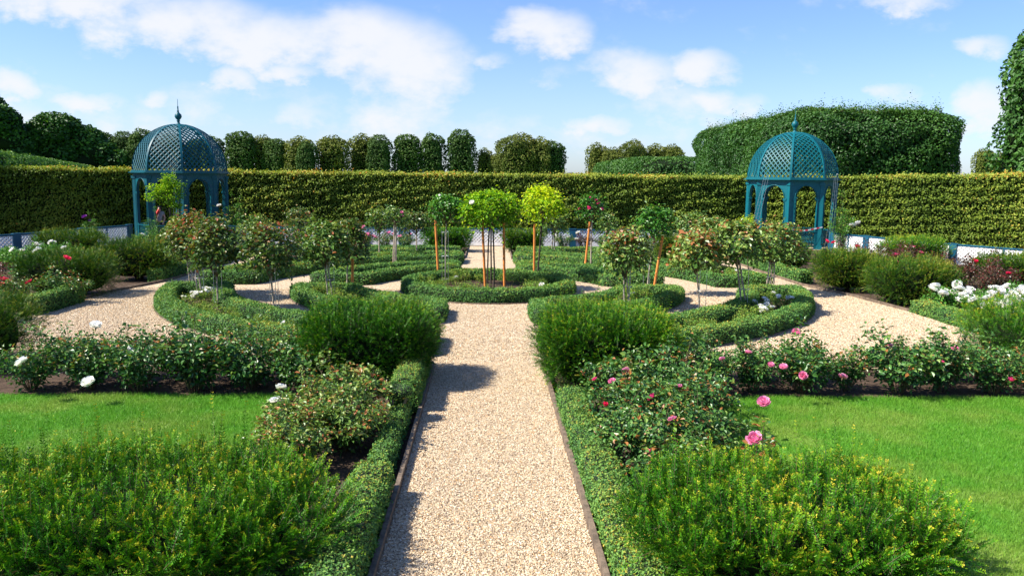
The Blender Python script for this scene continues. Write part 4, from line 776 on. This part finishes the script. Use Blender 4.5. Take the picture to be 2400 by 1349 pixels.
# ------------------------------------------------------------------ pavilions
def pavilion(label, x, y, mt, seed):
    t = thing('pavilion', label, 'pavilion', (x, y, 0), 0, 'blue-green lattice domed pavilions'); Rc, Re, ZE, H = 1.92, 2.10, 3.12, 2.12
    ang = [R(22.5 + 45 * k) for k in range(8)]; vt = lambda r, k: np.array([r * math.cos(ang[k % 8]), r * math.sin(ang[k % 8])])
    mt_ = M[mt]
    for k in range(8):
        c = vt(Rc, k); a = ang[k]
        mb = MB().box((0, 0, 1.5), (.17, .17, 3.0), a + R(45)).box((0, 0, .09), (.26, .26, .2), a + R(45)).box((0, 0, 2.93), (.23, .23, .12), a + R(45))
        for dz in (.06, -.06): mb.box((.0, 0, 1.5), (.21, .045, 2.9), a + R(90) * (dz > 0) + R(0))
        mb.build('column', mt_, t, (c[0], c[1], 0))
    for k in range(8):
        a, b = vt(Rc, k), vt(Rc, k + 1); d = b - a; L = float(np.hypot(*d)); rz = math.atan2(d[1], d[0]); mid = (a + b) / 2
        mb = MB(); r, zs, zt, th = .50, 2.24, 3.0, .07; n = 18
        arc = [(-r * math.cos(s_), zs + r * 1.22 * math.sin(s_)) for s_ in np.linspace(0, math.pi, n)]; 
        lo = [(-r, 0.0)] + arc + [(r, 0.0)]; xo = L / 2 - .06
        hi = [(-xo, 0.0), (-xo, zs)] + [(-xo + (2 * xo) * i / (n - 3), zt) for i in range(n - 2)] + [(xo, zs), (xo, 0.0)]
        hi = hi[:len(lo)]
        for (A_, B_) in zip(range(len(lo) - 1), range(1, len(lo))):
            V = [(*lo[A_], 0), (*lo[B_], 0), (*hi[B_], 0), (*hi[A_], 0)]; V = [(p[0], yy, p[1]) for yy in (-th / 2, th / 2) for p in V]
            mb.add(V, [(0, 1, 2, 3), (4, 7, 6, 5), (0, 4, 5, 1)])
        # raised moulding round the arch, outside face
        for yy in (-th / 2 - .012, th / 2 + .012):
            mb.tube([(-r - .02, yy, .9)] + [(p[0] * 1.05, yy, zs + (p[1] - zs) * 1.05) for p in arc] + [(r + .02, yy, .9)], .02, 6, cap=False)
        for sx in (-1, 1): mb.box((sx * (r + .03), 0, zs), (.15, th + .06, .07)).box((sx * (r + .03), 0, zs - .07), (.11, th + .03, .03))
        mb.build('arch_panel', mt_, t, (mid[0], mid[1], 0), rz)
        if k != 1:
            rb = MB().box((0, 0, .80), (L - .22, .09, .05)).box((0, 0, .13), (L - .22, .06, .06)); lt = lattice(MB(), L - .24, .16, .77, .12, .025, .012)
            for V in lt.V: V[:, 0] -= (L - .24) / 2
            for V, F in zip(lt.V, lt.F): pass
            for V, F, Mm, S_, T_ in zip(lt.V, lt.F, lt.M, lt.S, lt.T): rb.V.append(V); rb.F.append(F + rb.nv); rb.M.append(Mm); rb.S.append(S_); rb.T.append(T_)
            rb.nv += lt.nv; rb.build('railing', mt_, t, (mid[0], mid[1], 0), rz)
    def octring(mb, r0, r1, z0, z1):
        V = [(*vt(r, k), z) for z in (z0, z1) for r in (r0, r1) for k in range(8)]; F = []
        for k in range(8):
            j = (k + 1) % 8; F += [(8 + k, 8 + j, 24 + j, 24 + k), (k, 16 + k, 16 + j, j), (16 + k, 24 + k, 24 + j, 16 + j), (k, j, 8 + j, 8 + k)]
        mb.add(V, F)
    mb = MB(); octring(mb, 1.78, 1.99, 3.0, 3.07); octring(mb, 1.76, 2.06, 3.07, 3.11); octring(mb, 1.74, 2.18, 3.11, 3.15); octring(mb, 1.84, 2.08, 3.15, 3.22); mb.build('cornice', mt_, t)
    Rd, zb = 2.0, 3.21
    prof = lambda q: (Rd * (1 - q ** 2.1) ** .52 if q < 1 else 0.0)
    qs = np.r_[np.linspace(0, .8, 20), np.linspace(.83, .96, 8), [.98, .995]]; Z = zb + qs * H; Rr = np.array([prof(q) for q in qs])
    for k in range(8):
        P = [(*(vt(r, k)), z) for r, z in zip(Rr, Z)]
        mb = MB(); e = np.array([math.cos(ang[k]), math.sin(ang[k]), 0]); s_ = np.array([-e[1], e[0], 0]); V = []
        for p in P:
            p = np.array(p); V += [p + s_ * .045 + e * .03, p - s_ * .045 + e * .03, p - s_ * .045 - e * .04, p + s_ * .045 - e * .04]
        mb.add(V, [(i * 4 + j, i * 4 + (j + 1) % 4, (i + 1) * 4 + (j + 1) % 4, (i + 1) * 4 + j) for i in range(len(P) - 1) for j in range(4)]); mb.build('dome_rib', mt_, t)
    # lattice of each dome bay, laid out on its curved surface
    Rap = Rr * math.cos(R(22.5)); s_ = np.r_[0, np.cumsum(np.hypot(np.diff(Rap), np.diff(Z)))]; S = s_[-1]; hw = lambda u_: np.interp(u_, s_, Rr) * math.sin(R(22.5))
    for k in range(8):
        am = ang[k] + R(22.5); e = np.array([math.cos(am), math.sin(am), 0]); tt = np.array([-e[1], e[0], 0]); mb = MB()
        for sgn, off in ((1, 0.0), (-1, .014)):
            c = -3.4
            while c < 1.2:
                us = np.arange(0, S, .06); xs = sgn * (c + us * .92); ok = np.abs(xs) < np.interp(us, s_, Rr) * math.sin(R(22.5)); idx = np.where(ok)[0]
                if len(idx) > 1:
                    us2, xs2 = us[idx[0]:idx[-1] + 1], xs[idx[0]:idx[-1] + 1]; V = []
                    rr = np.interp(us2, s_, Rap) + off; zz = np.interp(us2, s_, Z); P = e[None] * rr[:, None] + tt[None] * xs2[:, None] + np.array([0, 0, 1])[None] * zz[:, None]
                    D = nrm(np.gradient(P, axis=0)); Nn = nrm(np.cross(tt[None] * np.ones((len(P), 1)), D)); Wd = nrm(np.cross(D, e[None] * .7 + np.array([0, 0, .5]))) * .020; th = nrm(np.cross(Wd, D)) * .006
                    V = np.stack([P + Wd + th, P - Wd + th, P - Wd - th, P + Wd - th], 1).reshape(-1, 3); m_ = len(P)
                    mb.add(V, [(i * 4 + j, i * 4 + (j + 1) % 4, (i + 1) * 4 + (j + 1) % 4, (i + 1) * 4 + j) for i in range(m_ - 1) for j in range(4)])
                c += .215
        mb.build('dome_lattice', mt_, t)
    zt = zb + H
    MB().lathe([(.0, zt - .08), (.16, zt - .06), (.17, zt - .02), (.07, zt + .02), (.05, zt + .10), (.09, zt + .13), (.05, zt + .17), (.11, zt + .23), (.155, zt + .32), (.14, zt + .42), (.06, zt + .50), (.035, zt + .54), (.06, zt + .57), (.03, zt + .60), (.028, zt + .75), (.03, zt + .77), (.012, zt + .80), (.008, zt + 1.1), (.0, zt + 1.12)], sides=18).build('finial', mt_, t)
    return t
pavilion('deep teal octagonal lattice domed pavilion on the left with people in it', -14.15, 37.6, 'tealdark', 1)
pavilion('brighter teal octagonal lattice domed pavilion on the right with tape on its rail', 14.25, 37.6, 'teal', 2)
sheet('pavilion_floor', [(-14.15 + 2.2 * math.cos(R(22.5 + 45 * k)), 37.6 + 2.2 * math.sin(R(22.5 + 45 * k))) for k in range(8)], .004, M['gravel'])
sheet('pavilion_floor', [(14.25 + 2.2 * math.cos(R(22.5 + 45 * k)), 37.6 + 2.2 * math.sin(R(22.5 + 45 * k))) for k in range(8)], .004, M['gravel'])
# red and white tape on the right pavilion's front rail
pv = lambda k, r=2.0: (14.25 + r * math.cos(R(22.5 + 45 * k)), 37.6 + r * math.sin(R(22.5 + 45 * k)))
M['tape_red'] = plain('tape_red', (.75, .03, .05), .4); M['tape_white'] = plain('tape_white', (.85, .84, .84), .4)
a, b = pv(5, 2.04), pv(6, 2.04); mb = MB(); n = 12
for i in range(n):
    t0, t1 = i / n, (i + 1) / n; P = [np.array([a[0] + (b[0] - a[0]) * t, a[1] + (b[1] - a[1]) * t - .06, 1.02 - .75 * t * (1 - t) * (1.3 - t)]) for t in (t0, t1)]
    mb.add([P[0] - (0, 0, .03), P[1] - (0, 0, .03), P[1] + (0, 0, .03), P[0] + (0, 0, .03)], [(0, 1, 2, 3)], i % 2)
mb.build('barrier_tape', [M['tape_red'], M['tape_white']], label='red and white barrier tape sagging over the front rail of the right pavilion', category='barrier tape')
# wire trellises for climbers
def trellis(label, b0, b1, wdt, rungs, hook=False):
    t = thing('wire_trellis', label, 'trellis', (b0[0], b0[1], b0[2]), 0, 'wire climbing trellises'); d = np.array(b1, float) - np.array(b0, float)
    for k in (-1, 0, 1):
        mb = MB(); pts = [np.array([k * wdt / 2 * (1.25 - .5 * q), 0, 0]) + d * q + np.array([.05 * math.sin(q * 3.14), 0, 0]) for q in np.linspace(0, 1, 6)]
        if hook and k == 0: pts += [pts[-1] + np.array([.02, 0, .12]), pts[-1] + np.array([.10, 0, .16])]
        mb.tube(pts, .0045, 5); mb.build('rod', M['steel'], t)
    mb = MB()
    for i in range(rungs):
        q = (i + .5) / rungs; c = d * q + np.array([.05 * math.sin(q * 3.14), 0, 0]); w2 = wdt / 2 * (1.3 - .5 * q); mb.tube([c - (w2, 0, 0), c + (w2, 0, 0)], .0035, 4)
    mb.build('rungs', M['steel'], t)
trellis('tall slanting galvanised wire ladder trellis left of the right pavilion', (11.55, 35.3, .1), (12.25, 35.3, 3.35), .26, 20)
trellis('wire trellis with a hooked top in front of the right side of the right pavilion', (15.1, 35.2, .1), (15.3, 35.2, 3.25), .2, 18, True)
trellis('thin wire trellis behind the young tree at the left pavilion', (-13.45, 34.9, .1), (-13.45, 34.9, 3.25), .2, 14)

# ------------------------------------------------------------------ tall hedges and trees
def shell(mb, rng, n, rx, ry, rz, e, leaf, lump, tb, c=(0, 0, 0), seed=0, sides=None, ls=2.5, inner=.12, top=.12, asp=.65, spr=0.0):
    P, N = boxpoints(rng, n, rx, ry, rz, e)
    if sides is not None: k = sides(P, N); P, N = P[k], N[k]
    n = len(P); P = P + N * (lump * (.65 * n3(P, ls, seed) + .45 * n3(P, ls * 2.7, seed + 1)))[:, None]
    if spr: q = (N[:, 2] > .6) & (rng.uniform(size=n) < .35); P[q, 2] += rng.exponential(spr, q.sum()) * (n3(P[q], 5, 3) > .1)
    P -= N * (rng.uniform(0, 1, n) ** 2 * inner)[:, None]; P += np.array(c)
    Nl = nrm(N * .75 + rng.normal(size=(n, 3)) * .6 + np.array([0, 0, .3])); D = rng.normal(size=(n, 3)) * .7 + N * .4 - np.array([0, 0, .5])
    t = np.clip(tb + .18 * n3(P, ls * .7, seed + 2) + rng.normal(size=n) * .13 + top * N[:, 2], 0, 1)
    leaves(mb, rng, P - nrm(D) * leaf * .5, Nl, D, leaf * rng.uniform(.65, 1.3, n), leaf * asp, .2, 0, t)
# the long hornbeam hedge
rng = rg(1200); n = 150000; X = rng.uniform(-34, 37, n); hh = lambda x: 3.26 + .10 * np.clip((x - 12) / 8, 0, 1) + .25 * np.clip((x - 19) / 10, 0, 1) + .12 * np.clip((-x - 16) / 10, 0, 1)
top = rng.uniform(size=n) < .2; Hx = hh(X); Zr = rng.uniform(.0, 1, n) * Hx; Y0 = np.where(np.abs(X) > 14, 41.6 - .35 * (np.abs(X) - 14), 41.6)
P = np.stack([X, Y0, Zr], 1); P[top, 1] += rng.uniform(0, 1.2, top.sum()); P[top, 2] = Hx[top] + (rng.exponential(.035, top.sum()) * (rng.uniform(size=top.sum()) < .4)) + .035 * n3(P[top] * np.array([1, .3, 0]), 1.7, 77)
N = np.where(top[:, None], np.array([0, 0, 1.0]), np.array([0, -1.0, 0])); lum = .07 * n3(P, 3.2, 8) + .10 * n3(P * np.array([1, 1, 1.6]), 9, 9); P = P + N * lum[:, None] * np.where(top, .8, 1)[:, None]
P -= N * (rng.uniform(0, 1, n) ** 1.4 * .20)[:, None]
Nl = nrm(N * .55 + np.array([-.45, -.15, .5]) + rng.normal(size=(n, 3)) * .5); D = rng.normal(size=(n, 3)) * .6 + np.array([0, -.3, -.5])
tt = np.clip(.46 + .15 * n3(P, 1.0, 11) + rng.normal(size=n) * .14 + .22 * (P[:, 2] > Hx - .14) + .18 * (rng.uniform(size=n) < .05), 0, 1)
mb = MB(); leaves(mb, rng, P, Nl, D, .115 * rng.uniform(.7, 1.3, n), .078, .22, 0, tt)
xs = np.linspace(-34, 37, 240); V = []
for x in xs:
    y = 41.78 - .35 * max(0, abs(x) - 14); h_ = hh(x) - .14; V += [(x, y, 0), (x, y, h_), (x, y + 1.1, h_), (x, y + 1.1, 0)]
mb.add(V, [(i * 4 + j, (i + 1) * 4 + j, (i + 1) * 4 + j + 1, i * 4 + j + 1) for i in range(239) for j in range(3)], 1)
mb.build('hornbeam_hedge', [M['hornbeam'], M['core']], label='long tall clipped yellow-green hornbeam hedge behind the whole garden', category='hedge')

def block_hedge(label, c, rx, ry, h, n, leaf, lump, tb, seed, rz=0, e=6, sides=None, spr=0, name='tall_hedge', cat='hedge', mat='linden', ls=.9, inner=.5):
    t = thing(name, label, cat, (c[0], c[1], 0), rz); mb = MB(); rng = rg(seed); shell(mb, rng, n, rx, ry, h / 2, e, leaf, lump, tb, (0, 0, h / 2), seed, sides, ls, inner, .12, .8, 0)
    blob(mb, rx - lump * .7 - .15, ry - lump * .7 - .15, h / 2 - lump * .6 - .1, (0, 0, h / 2), e, 1, 20, .02, seed); mb.build('foliage', [M[mat], M['core']], t)
    if spr:
        fo = MB(); m2 = int(spr * 4 * rx * ry); q = np.stack([rng.uniform(-rx * .97, rx * .97, m2), rng.uniform(-ry * .97, ry * .97, m2), np.full(m2, h - .35)], 1)
        k = (n3(q, 1.1, 5) > -.3) & ((np.abs(q[:, 0] / rx) ** 5 + np.abs(q[:, 1] / ry) ** 5) < .62); q = q[k]; shoots(fo, rng, q, np.array([0, 0, 1]) + rng.normal(size=q.shape) * .35, rng.exponential(.28, len(q)) + .35, 9, .19, .7, .07, .05, .6, .15); fo.build('top_shoots', [M[mat], M['cane']], t)
    mb = MB()
    for yy in np.linspace(-ry * .85, ry * .85, 6):
        for xx in ((-rx * .5, rx * .5) if rx > 3 else (0,)): mb.tube([(xx, yy, -.1), (xx + .05, yy, h * .35), (xx, yy + .1, h * .7)], [.16, .13, .07], 7)
    mb.build('trunks', M['darkbark'], t); return t
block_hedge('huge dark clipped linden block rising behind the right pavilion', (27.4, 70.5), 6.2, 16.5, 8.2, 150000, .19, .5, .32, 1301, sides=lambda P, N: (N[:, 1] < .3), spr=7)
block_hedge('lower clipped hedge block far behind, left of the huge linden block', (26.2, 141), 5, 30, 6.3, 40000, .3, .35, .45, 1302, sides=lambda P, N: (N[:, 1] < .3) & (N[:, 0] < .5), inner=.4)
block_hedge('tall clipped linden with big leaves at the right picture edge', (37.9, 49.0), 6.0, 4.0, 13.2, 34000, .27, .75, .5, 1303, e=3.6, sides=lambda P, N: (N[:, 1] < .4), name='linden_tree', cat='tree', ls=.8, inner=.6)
dx, dy = -61.7, 142.0; LL = math.hypot(dx, dy)
block_hedge('long green hedge sloping away behind the hornbeam hedge on the left', (-31.3 + dx / 2, 48 + dy / 2), 1.6, LL / 2, 4.5, 60000, .22, .16, .6, 1304, rz=math.atan2(-dx, dy), e=14, sides=lambda P, N: (N[:, 0] > -.4) & (N[:, 1] < .5), ls=1.4, inner=.2)

def tree_meshes(kind, rx, h, n, leaf, lump, mat, tb, seed, e=2.6, ls=.5, zc=.52):
    mb = MB(); rng = rg(seed); shell(mb, rng, n, rx, rx, h * .49, e, leaf, lump, tb, (0, 0, h * zc), seed, lambda P, N: (N[:, 1] < .45), ls, lump * 1.2, .15, .8)
    blob(mb, rx * .68, rx * .68, h * .40, (0, 0, h * zc), e, 1, 14, .10, seed, s=ls)
    tr = MB(); tr.tube([(0, 0, -.2), (.1, 0, h * .3), (-.05, .1, h * .7)], [rx * .12, rx * .09, rx * .03], 8)
    for k in range(6):
        a = k * 1.1; tr.tube([(0, 0, h * (.2 + .08 * k)), (math.cos(a) * rx * .4, math.sin(a) * rx * .4, h * (.35 + .08 * k))], [rx * .05, rx * .02], 5)
    return mb.mesh(kind + '_crown', [M[mat], M['core']]), tr.mesh(kind + '_trunk', M['darkbark'])
TV = [tree_meshes('far_linden', 3.0, 12.5, 5200, .46, .8, 'far', .32, 1400 + i, 3.0, .75) for i in range(3)] + \
     [tree_meshes('far_olive', 3.2, 12.2, 5200, .48, 1.1, 'olive', .38, 1410 + i, 2.4, .8) for i in range(2)] + \
     [tree_meshes('far_wide', 5.5, 13.0, 9000, .45, .95, 'olive', .30, 1420, 2.2, .55)]
TR = [(-57.2,190,12.9,3.4,0,'dark square-topped clipped tree right of the left pavilion dome'), (-52.8,192,12.2,2.8,4,'olive clipped tree second right of the left dome'), (-49.1,190,11.3,2.8,0,'shorter dark tree third right of the left dome'),
      (-43.5,188,11.4,3.4,3,'rounded yellow-green lit tree left of the central group'), (-40.9,185,10.4,2.2,1,'small dark tree between two olive ones in the far row'), (-36.3,190,12.2,3.6,4,'broad dark olive tree above the left centre of the hedge'),
      (-30.2,194,12.4,3.2,3,'yellowish loose-crowned tree in the far row'), (-25.0,188,11.9,2.8,2,'pyramid-shaped dark tree in the far row'), (-18.9,190,12.7,3.2,0,'rounded tree first of the three dark ones left of the path axis'),
      (-12.9,190,12.7,2.9,1,'rounded tree second of the three dark ones left of the path axis'), (-6.5,190,13.4,3.2,2,'tallest dark tree of the far row, just left of the path axis'), (-1.1,192,9.5,1.9,3,'thin small tree low beside the tallest dark tree'),
      (2.4,190,8.6,2.4,4,'low bushy tree left of the wide round one'), (6.9,190,13.0,5.4,5,'wide round natural tree right of the path axis'), (12.0,189,12.0,2.8,3,'olive tree leaning on the wide round tree'), (15.3,190,11.3,2.8,1,'dark tree left of the open sky gap'),
      (25.5,192,11.0,2.3,3,'first small olive tree right of the sky gap'), (29.1,190,10.3,2.5,4,'second olive tree right of the sky gap'), (33.7,190,11.9,3.4,5,'taller rounded olive tree beyond the low hedge block'), (39.6,192,10.9,3.2,3,'olive tree above the right end of the low hedge block'),
      (43.4,190,11.2,2.4,4,'last olive tree before the huge linden block'), (-63.6,190,11.4,2.6,1,'tree half hidden behind the right side of the left dome'), (-68.5,192,11.0,2.6,0,'tree behind the middle of the left dome'), (-73.5,190,11.6,2.8,2,'tree seen through the left part of the dome lattice'), (-78.6,188,12.8,3.0,1,'dark tree just left of the left dome'),
      (-84.0,190,12.0,2.7,2,'narrow dark clipped tree second left of the left dome'), (-88.6,190,12.3,2.6,0,'narrow dark clipped tree third left of the left dome'), (-92.8,192,11.2,2.4,1,'lighter tree fourth left of the left dome'), (-97.5,190,11.8,3,0,'dark tree at the foot of the tall left woods'),
      (118.3,190,11.2,2.4,4,'olive tree peeping right of the huge linden block'), (123.0,190,10.2,2.6,3,'small olive tree beside the big-leaved linden'), (20.5,200,4.4,1.8,4,'tiny low tree in the sky gap')]
for i, (x, y, h, r_, vi, lab) in enumerate(TR):
    cm, tm = TV[vi]; base_r, base_h = (3.0, 12.5) if vi < 3 else ((3.2, 12.2) if vi < 5 else (5.5, 13.0)); t = thing('tree', lab, 'tree', (x, y, 0), 0, 'trees of the far row'); t.scale = (r_ / base_r * 1.04, r_ / base_r, h / base_h)
    c = link('crown', cm, t); c.rotation_euler[2] = [0, .3, -.3, .15, -.2][i % 5]; link('trunk', tm, t)
def big_tree(label, x, y, h, lobes, seed, mat='far', leaf=.4, tb=.4, n=2600):
    far_ = y > 80; t = thing('tree', label, 'tree', (x * 1.9, y * 1.9, 0) if far_ else (x, y, 0), scale=(1.9, 1.9, 1.67) if far_ else None); mb = MB(); rng = rg(seed)
    for (lx, lz, r) in lobes:
        shell(mb, rng, int(n * r * r / 6), r, r, r * .82, 2.2, leaf, r * .16, tb, (lx, rng.uniform(-1, 1), lz), seed + int(lx * 3), None, .9, r * .25, .15, .8); blob(mb, r * .74, r * .74, r * .6, (lx, 0, lz), 2.2, 1, 12, .1, seed)
    mb.build('crown', [M[mat], M['core']], t); mb = MB(); mb.tube([(0, 0, -.2), (.2, 0, h * .35), (0, 0, h * .8)], [.45, .35, .1], 9)
    for (lx, lz, r) in lobes: mb.tube([(0, 0, h * .3), (lx * .6, 0, (lz + h * .3) / 2), (lx, 0, lz)], [.2, .12, .05], 6)
    mb.build('trunk', M['darkbark'], t)
big_tree('tall very dark oak cut by the left picture edge', -58.5, 95, 13.5, [(0, 9.8, 3.2), (2.4, 8.2, 2.8), (-3, 8.5, 3.5), (3.6, 5.5, 2.9), (0, 5, 4), (4.6, 3.2, 2.4), (-1, 2.5, 3.5)], 1500, 'linden', tb=.22)
big_tree('spreading dark tree between the tall oak and the clipped trees', -50.8, 98, 10, [(0, 7.4, 2.6), (-2.6, 6.8, 2.2), (2.6, 6.0, 2.4), (4.6, 4.4, 2.2), (0, 4, 3.2), (6.4, 3.4, 1.9), (3, 3, 2.5), (-3, 3, 2.6)], 1501, 'linden', tb=.28)
big_tree('low dark tree mass right of the spreading dark tree', -45.5, 104, 7, [(0, 5.2, 2.0), (2.4, 4.2, 1.7), (-2.2, 4.4, 2.1), (0, 2.5, 2.5), (4.3, 3.6, 1.4)], 1502, 'linden', tb=.3)
big_tree('tall shade tree outside the left picture edge', -34.9, 38.0, 15, [(0, 10.5, 3.6), (2, 8, 3.4), (-3, 8, 4), (1.5, 5, 3.2), (-3, 4.5, 3.6), (2.5, 11.2, 2.2)], 1503, 'far', n=1500)

# ------------------------------------------------------------------ people
def person(label, x, y, rz, h, arms, top_mat, leg_mat, hairlen=.1, sleeve=.5, lean=0.0, scarf=None, skirt=False):
    t = thing('person', label, 'person', (x, y, 0), rz, None); k = h / 1.7
    sh, hip, kn = 1.42, .92, .49
    J = {'pelvis': (0, 0, .95), 'waist': (lean * .2, 0, 1.08), 'chest': (lean * .6, 0, 1.28), 'neck': (lean, -.01, 1.46), 'jaw': (lean * 1.1, -.035, 1.53), 'head': (lean * 1.15, -.03, 1.61), 'crown': (lean * 1.15, -.02, 1.68), 'nose': (lean * 1.15, -.125, 1.60)}
    Rd = {'pelvis': .135, 'waist': .115, 'chest': .135, 'neck': .055, 'jaw': .065, 'head': .088, 'crown': .06, 'nose': .012}
    E_ = [('pelvis', 'waist'), ('waist', 'chest'), ('chest', 'neck'), ('neck', 'jaw'), ('jaw', 'head'), ('head', 'crown'), ('head', 'nose')]
    for s_, n_ in ((-1, 'l'), (1, 'r')):
        el, wr = arms[0 if s_ < 0 else 1]
        J.update({'s' + n_: (s_ * .17 + lean * .8, 0, 1.40), 'e' + n_: el, 'w' + n_: wr, 'h' + n_: (s_ * .09, 0, .88), 'k' + n_: (s_ * .10, -.02, .49), 'a' + n_: (s_ * .11, .01, .09), 't' + n_: (s_ * .12, -.15, .04)})
        Rd.update({'s' + n_: .062, 'e' + n_: .042, 'w' + n_: .028, 'h' + n_: .095, 'k' + n_: .06, 'a' + n_: .042, 't' + n_: .035})
        d = nrm((np.array(wr) - np.array(el))[None])[0]; sd_ = nrm(np.cross(d, [0, 1, .1])[None])[0]; J['p' + n_] = tuple(np.array(wr) + d * .07); Rd['p' + n_] = .028
        E_ += [('chest', 's' + n_), ('s' + n_, 'e' + n_), ('e' + n_, 'w' + n_), ('w' + n_, 'p' + n_), ('pelvis', 'h' + n_), ('h' + n_, 'k' + n_), ('k' + n_, 'a' + n_), ('a' + n_, 't' + n_)]
        for q in range(4):
            b0 = np.array(J['p' + n_]) + sd_ * (q - 1.5) * .018; J[f'f{q}{n_}'] = tuple(b0 + d * .035); J[f'g{q}{n_}'] = tuple(b0 + d * (.075 - .008 * abs(q - 1.2)) + np.array([0, -.012, 0])); Rd[f'f{q}{n_}'] = .009; Rd[f'g{q}{n_}'] = .007; E_ += [('p' + n_, f'f{q}{n_}'), (f'f{q}{n_}', f'g{q}{n_}')]
        J['th' + n_] = tuple(np.array(wr) + d * .06 - sd_ * .045 + np.array([0, -.02, 0])); Rd['th' + n_] = .010; E_.append(('w' + n_, 'th' + n_))
    def skin(name, keys, edges, mat, grow=0.0, rad=None):
        me = bpy.data.meshes.new(name); me.from_pydata([tuple(np.array(J[q]) * k) for q in keys], [(keys.index(a_), keys.index(b_)) for a_, b_ in edges], []); o = link(name, me, t); o.modifiers.new('skin', 'SKIN')
        lay = me.skin_vertices[0].data
        for i, q in enumerate(keys): r = ((rad or {}).get(q, Rd[q]) + grow) * k; lay[i].radius = (r, r); lay[i].use_root = (q == keys[0])
        s_ = o.modifiers.new('sub', 'SUBSURF'); s_.levels = 1; s_.render_levels = 1; me.materials.append(M[mat]); return o
    skin('body', list(J), E_, 'skin')
    J['el2'] = tuple(np.array(J['sl']) * .45 + np.array(J['el']) * .55); J['er2'] = tuple(np.array(J['sr']) * .45 + np.array(J['er']) * .55); Rd['el2'] = Rd['er2'] = .05
    ks = ['pelvis', 'waist', 'chest', 'sl', 'sr', 'el2', 'er2']; es = [('pelvis', 'waist'), ('waist', 'chest'), ('chest', 'sl'), ('chest', 'sr'), ('sl', 'el2'), ('sr', 'er2')]
    if not sleeve: ks, es = ks[:5], es[:4]
    skin('shirt', ks, es, top_mat, .022)
    skin('trousers', ['pelvis', 'hl', 'hr', 'kl', 'kr'] + ([] if skirt else ['al', 'ar']), [('pelvis', 'hl'), ('pelvis', 'hr'), ('hl', 'kl'), ('hr', 'kr')] + ([] if skirt else [('kl', 'al'), ('kr', 'ar')]), leg_mat, .024)
    mb = MB(); hx, hy, hz_ = J['head']; rng = rg(9); blob(mb, .098 * k, .105 * k, .10 * k, (hx * k, (hy + .03) * k, (hz_ + .03) * k), 2.0, 0, 10, .05, 3)
    if hairlen > .15: blob(mb, .085 * k, .05 * k, hairlen * k, (hx * k, (hy + .09) * k, (hz_ - hairlen * .5) * k), 2.2, 0, 8, .08, 4)
    mb.build('hair', M['hair'], t)
    if scarf: mb = MB(); mb.tube([np.array(p) * k for p in scarf], [.05, .06, .07, .075, .05], 8); mb.build('scarf', M['redcloth'], t)
person('person in a grey top with a long red scarf under the left pavilion', -14.95, 36.9, R(10), 1.62, [((-.36, .02, 1.22), (-.16, -.14, 1.06)), ((.26, 0, 1.15), (.22, -.14, .95))], 'greycloth', 'navy', .3, 1, .03,
       [(.02, -.12, 1.52), (-.06, -.17, 1.35), (-.14, -.18, 1.15), (-.20, -.18, .92), (-.26, -.16, .66)])
person('person in a dark navy sleeveless top standing behind the young tree in the left pavilion', -14.55, 38.7, R(5), 1.72, [((-.27, .02, 1.14), (-.27, -.04, .90)), ((.27, .02, 1.14), (.27, -.04, .90))], 'navy', 'navy', .1, 0)
person('person with a bare arm hanging down at the left picture edge behind the fence', -22.66, 36.9, R(4), 1.84, [((-.27, .04, 1.12), (-.30, -.05, .84)), ((.27, .02, 1.12), (.29, -.05, .84))], 'navy', 'beige', .1, 0)
# small grey stones left in the rose bed
for (x, y, lab) in ((2.62, 9.15, 'pale grey stone at the edge of the right lawn beside the roses'), (2.62, 8.35, 'second flat grey stone in the soil nearer the right foreground yew')):
    mb = MB(); blob(mb, .085, .06, .045, (0, 0, .04), 3, 0, 9, .12, int(x * 10), s=12); mb.build('stone', M['grey_stake'], None, (x, y, 0), label=lab, category='stone')
